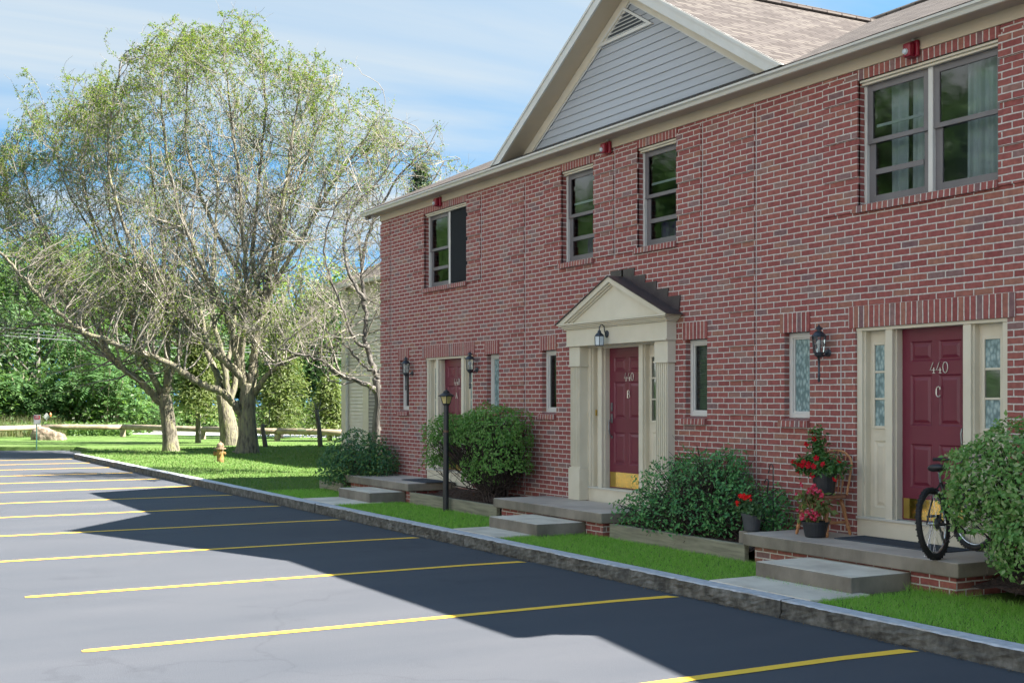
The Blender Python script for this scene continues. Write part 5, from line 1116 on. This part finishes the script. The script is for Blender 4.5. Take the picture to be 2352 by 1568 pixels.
def shrub(name, label, base, lobes, n, ln, wd, mat, seed, inner=.25, stems=14, group=None, pw=2.6, jit=.55, low=-.55, stemr=.016):
    """lobes: (centre, radii); leaves on lumpy, flat topped shells"""
    rng = np.random.default_rng(seed); t = thing(name, label, 'shrub', base, group); P = []; Nn = []; segs = []
    A = [rx*ry+ry*rz+rx*rz for c, (rx, ry, rz) in lobes]; S = sum(A)
    for (c, rad), a in zip(lobes, A):
        k = int(n*a/S); v = rng.normal(0, 1, (k*2, 3)); v = v[v[:, 2] > low*np.linalg.norm(v, axis=1)][:k]; k = len(v)
        v /= (np.abs(v)**pw).sum(1)[:, None]**(1/pw)
        lump = .06*np.sin(v[:, 0]*7+seed)+.06*np.sin(v[:, 1]*8+2)+.05*np.sin(v[:, 2]*9+v[:, 0]*4)
        sh = np.where(rng.random(k) < inner, rng.uniform(.45, .95, k), rng.normal(1, .035, k)); P.append(np.array(c)+v*np.array(rad)*(sh*(1+lump))[:, None]); Nn.append(v/np.array(rad))
        for s in range(int(stems*a/S*len(lobes))+3):
            e = v[rng.integers(0, k)]*np.array(rad)*rng.uniform(.8, .97)+np.array(c); b0 = np.array(base)+rng.normal(0, .07, 3)*np.array([1, 1, 0]); mid = b0*.45+e*.55+rng.normal(0, .05, 3)-np.array([0, 0, .04]); q = np.array([b0, b0*.7+mid*.3+np.array([0, 0, .08]), mid, e]); segs.append((q, stemr, .004))
            for f in range(4): m0 = mid+(e-mid)*rng.uniform(0, .8); segs.append((np.array([m0, m0+rng.normal(0, .09, 3), m0+rng.normal(0, .16, 3)+np.array([0, 0, .05])]), .005, .002))
    P = np.concatenate(P); Nn = np.concatenate(Nn); Nn /= np.linalg.norm(Nn, axis=1)[:, None]
    ok = P[:, 1] < FY-.03; P = P[ok]; Nn = Nn[ok]
    twigs_np('stems', segs, WOODT, t); leaves('foliage', P, Nn+np.array([0, 0, .25]), ln, wd, mat, t, rng, jit=jit); return t
shrub('clipped_shrub', 'clipped rounded shrub in the right foreground hiding the bicycle', (-7.25, 9.25, .3), [((-7.32, 9.2, 1.14), (.70, .62, .54)), ((-6.88, 9.1, .72), (.60, .56, .38))], 11500, .056, .034, L_BURN2, 41, .3, 26)
shrub('clipped_shrub', 'broad round topped shrub with bare lower stems behind the lamp post', (-17.6, 9.45, .32), [((-17.62, 9.42, 1.38), (.74, .42, .44)), ((-17.35, 9.4, .95), (.52, .36, .45)), ((-18.9, 9.3, 1.34), (.56, .4, .33)), ((-18.3, 9.4, 1.33), (.5, .4, .36)), ((-19.2, 9.25, .92), (.22, .3, .36)), ((-17.9, 9.45, .75), (.45, .35, .4))], 10500, .055, .033, L_BURN, 42, .3, 40, low=-.3)
shrub('holly_bush', 'loose glossy dark holly bush between the middle and right doorways', (-12.3, 9.45, .3), [((-12.9, 9.45, .72), (.62, .40, .46)), ((-12.1, 9.45, .85), (.60, .40, .44)), ((-11.6, 9.5, .62), (.5, .35, .38)), ((-13.35, 9.35, .48), (.42, .38, .28)), ((-12.4, 9.3, .5), (.75, .4, .3)), ((-12.75, 9.6, 1.08), (.3, .22, .25)), ((-12.0, 9.6, 1.12), (.26, .22, .26)), ((-11.15, 9.65, .62), (.2, .2, .34))], 8500, .052, .028, L_HOLLY, 43, .5, 34, pw=2, jit=.8, low=-.8, stemr=.009)
shrub('dark_bush', 'dense dark green bush beside the brick house corner', (-22.95, 9.3, .2), [((-23.0, 9.25, .80), (.66, .55, .52)), ((-23.35, 9.1, .62), (.45, .5, .42)), ((-22.5, 9.5, .72), (.4, .35, .35))], 6500, .055, .034, L_DARKB, 44, .3, 20, pw=2.1, jit=.8, low=-.8)
for nm, px, t, zt, hw, k in (): pass
# ---------------------------------------------------------------- log rail fence
def log(a, b, r): return MB().tube([a, a+(b-a)*.33+Vector((0, 0, .01)), a+(b-a)*.66, b], [r, r*1.03, r*.98, r*.95], 14)
FP = [gnd(-70, 57, .15), gnd(93, 62, .15), gnd(282, 62.5, .15), gnd(466, 58.5, .15), gnd(637, 55.5, .15), gnd(800, 54, .15)]
fz = [.60, .62, .62, .60, .58, .56]
for i, p in enumerate(FP[:-1]):
    q = FP[i+1]; t = thing('log_fence', ['left end log rail rising to the bend behind the parking sign', 'pale log rail from the parking sign to the leaning tree', 'log rail running behind the leaning tree trunk', 'log rail between the largest tree and the grey stump', 'log rail ending at the beige building, two white reflectors'][i], 'fence', p, 'log rails along the road')
    u = (q-p).normalized(); log(Vector((p.x, p.y, fz[i]))+u*.02, Vector((q.x, q.y, fz[i+1]))-u*.02, .135).build('rail', LOG, t, smooth=True)
    MB().tube([(q.x, q.y, 0), (q.x, q.y, fz[i+1]-.12)], [.14, .13], 12).build('post', LOG, t)
    if i == 4:
        rf = MB()
        for f in (.33, .38): c = p+(q-p)*f; nrm = Vector((.8754, -.4833, 0)); c = Vector((c.x, c.y, .60))+nrm*.14; s_ = u*.13; rf.add([c-s_, c+s_, c+s_+Vector((0, 0, .1)), c-s_+Vector((0, 0, .1))], [(0, 1, 2, 3)])
        rf.build('reflector', TRIMW, t)
# ---------------------------------------------------------------- sign, boulder, hydrant
b = gnd(84, 48.4); t = thing('parking_sign', 'small red and white sign on a thin green post at the lot edge', 'sign', b)
n_ = Vector((.8754, -.4833, 0)); n_.normalize(); u_ = Vector((-n_.y, n_.x, 0))
def plate(m, c, w, h, dep, o=0):
    c = c+n_*o; V = [c+u_*(sx*w/2)+Vector((0, 0, sz*h/2))+n_*d for d in (0, dep) for sx, sz in ((-1, -1), (1, -1), (1, 1), (-1, 1))]
    return m.add(V, [(3, 2, 1, 0), (4, 5, 6, 7), (0, 1, 5, 4), (1, 2, 6, 5), (2, 3, 7, 6), (3, 0, 4, 7)])
MB().tube([b+Vector((0, 0, -.1)), b+Vector((0, 0, 1.25))], .022, 6).build('post', M('green_post', (.03, .12, .10), (.05, .17, .14), 9, .5), t)
c = b+Vector((0, 0, 1.06))+n_*.025+u_*.03; pl = plate(MB(), c, .26, .36, .006).build('plate', TRIMW, t)
SR = M('sign_red', (.5, .02, .03), None); plate(MB(), c+Vector((0, 0, .085)), .22, .13, .002, .0065).build('red_panel', SR, pl)
m = MB()
for dz, w in ((.115, .12), (.07, .16)): plate(m, c+Vector((0, 0, dz)), w, .024, .001, .009)
m.build('lettering', TRIMW, pl)
m = MB(); plate(m, c+Vector((0, 0, -.0)), .19, .014, .001, .0065); m.build('lettering', SR, pl)
# small diamond marker in the undergrowth
b2 = gnd(107, 66, .1); t = thing('marker_sign', 'small white diamond marker with orange tape in the undergrowth', 'marker', b2); MB().tube([b2, b2+Vector((0, 0, .9))], .02, 6).build('post', BARKG, t)
m = MB(); cc = b2+Vector((0, 0, 1.0))+n_*.03; m.add([cc+u_*-.18, cc+Vector((0, 0, -.2)), cc+u_*.18, cc+Vector((0, 0, .2))]+[q-n_*.01 for q in (cc+u_*-.18, cc+Vector((0, 0, -.2)), cc+u_*.18, cc+Vector((0, 0, .2)))], [(0, 1, 2, 3), (7, 6, 5, 4), (0, 4, 5, 1), (1, 5, 6, 2), (2, 6, 7, 3), (3, 7, 4, 0)]); m.build('plate', TRIMW, t)
m = MB(); cc = b2+Vector((0, 0, 1.15))+u_*.2; m.tube([cc+Vector((0, 0, -.16)), cc+Vector((.03, 0, -.05)), cc+Vector((.0, 0, .06))], [.04, .06, .02], 6); m.build('tape', M('orange_tape', (.6, .2, .06), None), t)
# boulder
b = gnd(112, 57.2, .1); rng = np.random.default_rng(2); V = []; F = []; na, nb = 22, 9
for i in range(nb+1):
    for j in range(na):
        ph_ = math.pi/2*i/nb; a = 2*math.pi*j/na; ca = math.copysign(abs(math.cos(a))**.6, math.cos(a)); sa = math.copysign(abs(math.sin(a))**.7, math.sin(a)); rr = math.cos(ph_)**.35
        x = ca*.78*rr; y = sa*.42*rr; z = .52*math.sin(ph_)**.8*(1-.28*ca)+rng.normal(0, .018); p = b+u_*(x+rng.normal(0, .02))-n_*y+Vector((0, 0, max(z, 0))); V.append(tuple(p))
for i in range(nb):
    for j in range(na): F.append((i*na+j, i*na+(j+1) % na, (i+1)*na+(j+1) % na, (i+1)*na+j))
tag(raw('boulder', V, F, ROCK), 'flat topped tan boulder lying on the lawn under the log fence', 'boulder')
# hydrant
b = gnd(506, 36.6, .14); t = thing('fire_hydrant', 'weathered yellow fire hydrant on the lawn in front of the largest tree', 'fire hydrant', b); t.rotation_euler = (0, 0, R(61))
HY = M('worn_yellow', (.18, .10, .025), (.27, .17, .05), 9, .8, .003, 40, c3=(.17, .05, .025), lo=.3, hi=.72); HW = M('worn_cap', (.19, .13, .08), (.27, .21, .14), 9, .8)
B = lambda m, n, mat, par=t, **k: m.build(n, mat, par, local=True, **k)
B(MB().lathe([(.105, -.05), (.105, .10), (.10, .11), (.10, .36), (.13, .375), (.13, .385)], n=18), 'barrel', HY)
B(MB().lathe([(.165, .386), (.165, .41), (.10, .412), (.10, .50), (.085, .54), (.05, .565), (.03, .57), (.03, .60), (.008, .605)], n=18), 'bonnet', HW)
for a, r, L in ((180, .075, .19), (-70, .05, .15), (5, .05, .15)):
    m = MB(); d = Vector((math.cos(R(a)), math.sin(R(a)), 0)); z = Vector((0, 0, .26)); m.tube([z+d*.08, z+d*(L-.05), z+d*(L-.049), z+d*L], [r*.75, r*.75, r, r*.95], 12); m.tube([z+d*L, z+d*(L+.02)], r*.3, 5); B(m, 'outlet_cap', HY)
m = MB(); m.tube([(.09, -.03, .55), (.12, -.09, .47), (.12, -.12, .38), (.07, -.15, .28)], .008, 5); B(m, 'chain', HW)
# ---------------------------------------------------------------- beige building beyond the corner
NB = thing('beige_building', 'beige sided building with a brown shingle roof behind the corner tree', 'house', (-36, 16.5, .1))
m = MB(); bx0, bx1, by, z = -42.4, -28.0, 16.5, .1
m.box(bx0, bx1, by, 26, -.1, 5.95); m.build('wall', BEIGE, NB)
m = MB(); z = .2
while z < 5.8: m.add([(bx0, by-.055, z), (bx1, by-.055, z), (bx1, by-.004, z+.125), (bx0, by-.004, z+.125), (bx0, by-.002, z), (bx1, by-.002, z)], [(0, 1, 2, 3), (0, 4, 5, 1)]); z += .125
m.build('siding', BEIGE, NB)
MB().box(bx0-.03, bx0+.42, by-.06, by-.028, -.05, 5.9).build('corner_board', CREAM, NB)
MB().tube([(bx0+.62, by-.1, .2), (bx0+.62, by-.1, 5.7), (bx0+.62, by-.35, 5.95)], .06, 8).build('downspout', TRIMW, NB)
MB().box(bx0+2.0, bx0+2.5, by-.06, by-.028, .1, 2.6).box(bx0+2.5, bx0+5, by-.06, by-.028, 2.35, 2.6).build('garage_trim', CREAM, NB)
MB().box(bx0+2.501, bx0+5, by-.05, by-.028, .1, 2.349).build('garage_door', SASH, NB)
m = MB(); ey = by-.45; m.quad((bx0-.4, ey, 6.0), (bx1, ey, 6.0), (bx1, 21.3, 8.6), (bx0-.4, 21.3, 8.6)); m.quad((bx1, 26.6, 6.0), (bx0-.4, 26.6, 6.0), (bx0-.4, 21.3, 8.6), (bx1, 21.3, 8.6)); rf = m.build('roof', SHING, NB, uv=roofuv)
so = rf.modifiers.new('thick', 'SOLIDIFY'); so.thickness = .04
MB().box(bx0-.4, bx1, ey, by-.001, 5.9, 5.96).build('soffit', SOFFIT, NB); MB().box(bx0-.4, bx1, ey-.10, ey-.002, 5.88, 6.0).build('gutter', GUTTER, NB)
m = MB(); m.add([(bx0-.01, by, 5.95), (bx0-.01, 26, 5.95), (bx0-.01, 21.3, 8.5)], [(0, 1, 2)]); m.build('gable_end', BEIGE, NB)
# overhead wires across the wood's edge
for (y0, y1, y2, r) in ((762, 782, 810, .010), (770, 790, 816, .018), (752, 775, 803, .008)):
    P = [at(-150, y0-12, 66), at(0, y0, 66.5), at(250, y1-2, 67.5), at(450, y1+12, 68.5), at(700, y2, 70), at(900, y2+14, 72)]
    tag(MB().tube(smoothline(P, 4), r, 6).build('overhead_wire', M('wire', (.22, .23, .24), None) if 'wire' not in MATS else MATS['wire']), {762: 'middle thin overhead wire crossing in front of the wood', 770: 'lowest and thickest overhead wire crossing before the wood', 752: 'topmost thin overhead wire crossing before the wood'}[y0], 'wire', 'overhead wires')
# ---------------------------------------------------------------- grass, ground cover, reeds, litter
G1 = leafmat('shade_grass_blade', [(0.175, 0.413, 0.052), (0.230, 0.486, 0.074), (0.282, 0.523, 0.104), (0.375, 0.535, 0.164)], .4, .6, .15)  # same grass in the house's shade, greens lightened to offset the shade
def blades(name, boxes, mat, zf, seed, lean=.5):
    rng = np.random.default_rng(seed); Vs = []
    for (x0, x1, y0, y1, n, h, w) in boxes:
        p = np.stack([rng.uniform(x0, x1, n), rng.uniform(y0, y1, n), np.full(n, zf)], 1); a = rng.uniform(0, 6.28, n); u = np.stack([np.cos(a), np.sin(a), 0*a], 1); hh = h*rng.uniform(.5, 1.3, n)[:, None]
        ln = rng.normal(0, lean, (n, 2))*hh; tip = p+np.concatenate([ln, hh], 1); ww = w*rng.uniform(.7, 1.3, n)[:, None]
        Vs.append(np.stack([p-u*ww, p+u*ww, tip], 1).reshape(-1, 3))
    V = np.concatenate(Vs); o = raw(name, V, np.arange(len(V)).reshape(-1, 3), mat); o['kind'] = 'stuff'; return o
gb = [(-8.42, -4.5, 7.7, 9.05, 22000, .05, .0035), (-14.3, -9.92, 7.7, 8.98, 20000, .045, .0035), (-20.18, -15.62, 7.7, 8.96, 15000, .045, .0045), (-24, -21.78, 7.7, 8.9, 7000, .045, .005), (-30, -23.4, 7.7, 14, 16000, .05, .008), (-40, -30, 7.7, 17, 16000, .055, .012), (-48, -40, 7.7, 20, 9000, .06, .016), (-9.85, -8.5, 8.15, 8.26, 250, .05, .003), (-9.0, -4.5, 8.9, 9.06, 1500, .09, .003)]
blades('grass', gb[:4]+gb[7:], G1, .14, 5)
G2 = leafmat('sunlit_grass_blade', [(0.082, 0.172, 0.032), (0.108, 0.210, 0.048), (0.140, 0.227, 0.064), (0.184, 0.227, 0.091)], .3, .7, .1)  # sunlit copy of the grass, greens darkened to offset the sun
blades('grass', gb[4:7], G2, .14, 6)
# tall tufts along slab and wall feet
RD = leafmat('reed_blade', [(.13, .14, .055), (.17, .165, .085), (.08, .13, .04)], .4)
c = gnd(25, 65); rd = blades('tall_grass', [(c.x-4, c.x+4, c.y-2.6, c.y+2.2, 1900, .95, .016)], RD, .1, 12, .25); rd['label'] = 'tall pale grass behind the rail at the left edge'; rd['category'] = 'grass'
rng = np.random.default_rng(19); P = []
for px in np.linspace(-90, 300, 2600):
    q = gnd(px, rng.uniform(63.5, 67), .1); P.append((q.x, q.y, rng.uniform(.1, .75)))
gc = leaves('ground_cover', P, np.tile([0, 0, 1.], (len(P), 1)), .24, .17, L_WOOD[0], None, rng, jit=.6); gc['kind'] = 'stuff'
P = []
for px in np.linspace(-120, 340, 4200):
    q = gnd(px, rng.uniform(67.5, 73), .1); P.append((q.x, q.y, .1+2.4*rng.random()**1.4))
gc = leaves('undergrowth', P, np.tile([.3, -.2, 1.], (len(P), 1)), .34, .2, L_WOOD[0], None, rng, jit=.7); gc['kind'] = 'stuff'
P = []
for px in np.linspace(280, 900, 3000):
    q = gnd(px, rng.uniform(78, 83), .1); P.append((q.x, q.y, rng.uniform(.1, 1.5)))
gc = leaves('undergrowth', P, np.tile([0, 0, 1.], (len(P), 1)), .34, .24, L_WOOD[0], None, rng, jit=.7); gc['kind'] = 'stuff'
LIT = leafmat('dry_leaf', [(.10, .06, .03), (.16, .11, .06), (.07, .045, .03), (.2, .15, .08)], .1)
P = [(x, 7.47-abs(rng.normal(0, .02)), .006+rng.uniform(0, .01)) for x in rng.uniform(-26, -5, 1500)]
lt_ = leaves('leaf_litter', P, np.tile([0, 0, 1.], (len(P), 1)), .022, .012, LIT, None, rng, jit=.3); lt_['kind'] = 'stuff'
P = []
for (x0, x1) in ((-13.6, -11), (-19.9, -16.8), (-7.9, -6)):
    for k in range(700): f = rng.random(); P.append((rng.uniform(x0, x1), 9.09+.7*f, .285+.11*f))
lt_ = leaves('bark_chips', P, np.tile([0, 0, 1.], (len(P), 1)), .04, .014, M('bark_chip', (.03, .017, .013), (.10, .06, .045), 25, .9), None, rng, jit=.5); lt_['kind'] = 'stuff'
# trees across the lot, behind the camera: they show in the window panes and the brass
OP = wood_tree("lot_tree", 'leafy tree across the parking lot, seen only in the window panes', 1176, 1, 22, 1.0, 7.2, 17000, L_WOOD[0], .4, 300, 'trees across the lot')
OP.location = (-34, -25, .1)
for k, (x, y) in enumerate(((-45, -26), (-56, -24), (-67, -27), (-79, -25), (-92, -26), (-108, -24))): dup(OP, (x, y, .1), k*1.3)
OH = wood_tree('lot_shrub', 'low shrub across the parking lot, seen only in the window panes', 1176, 1, 4.2, .1, 4.5, 5000, L_WOOD[1], .3, 301, 'shrubs across the lot')
OH.location = (-30, -23, .1)
for k in range(9): dup(OH, (-39-8.5*k, -23-(k % 2), .1), k*1.1)
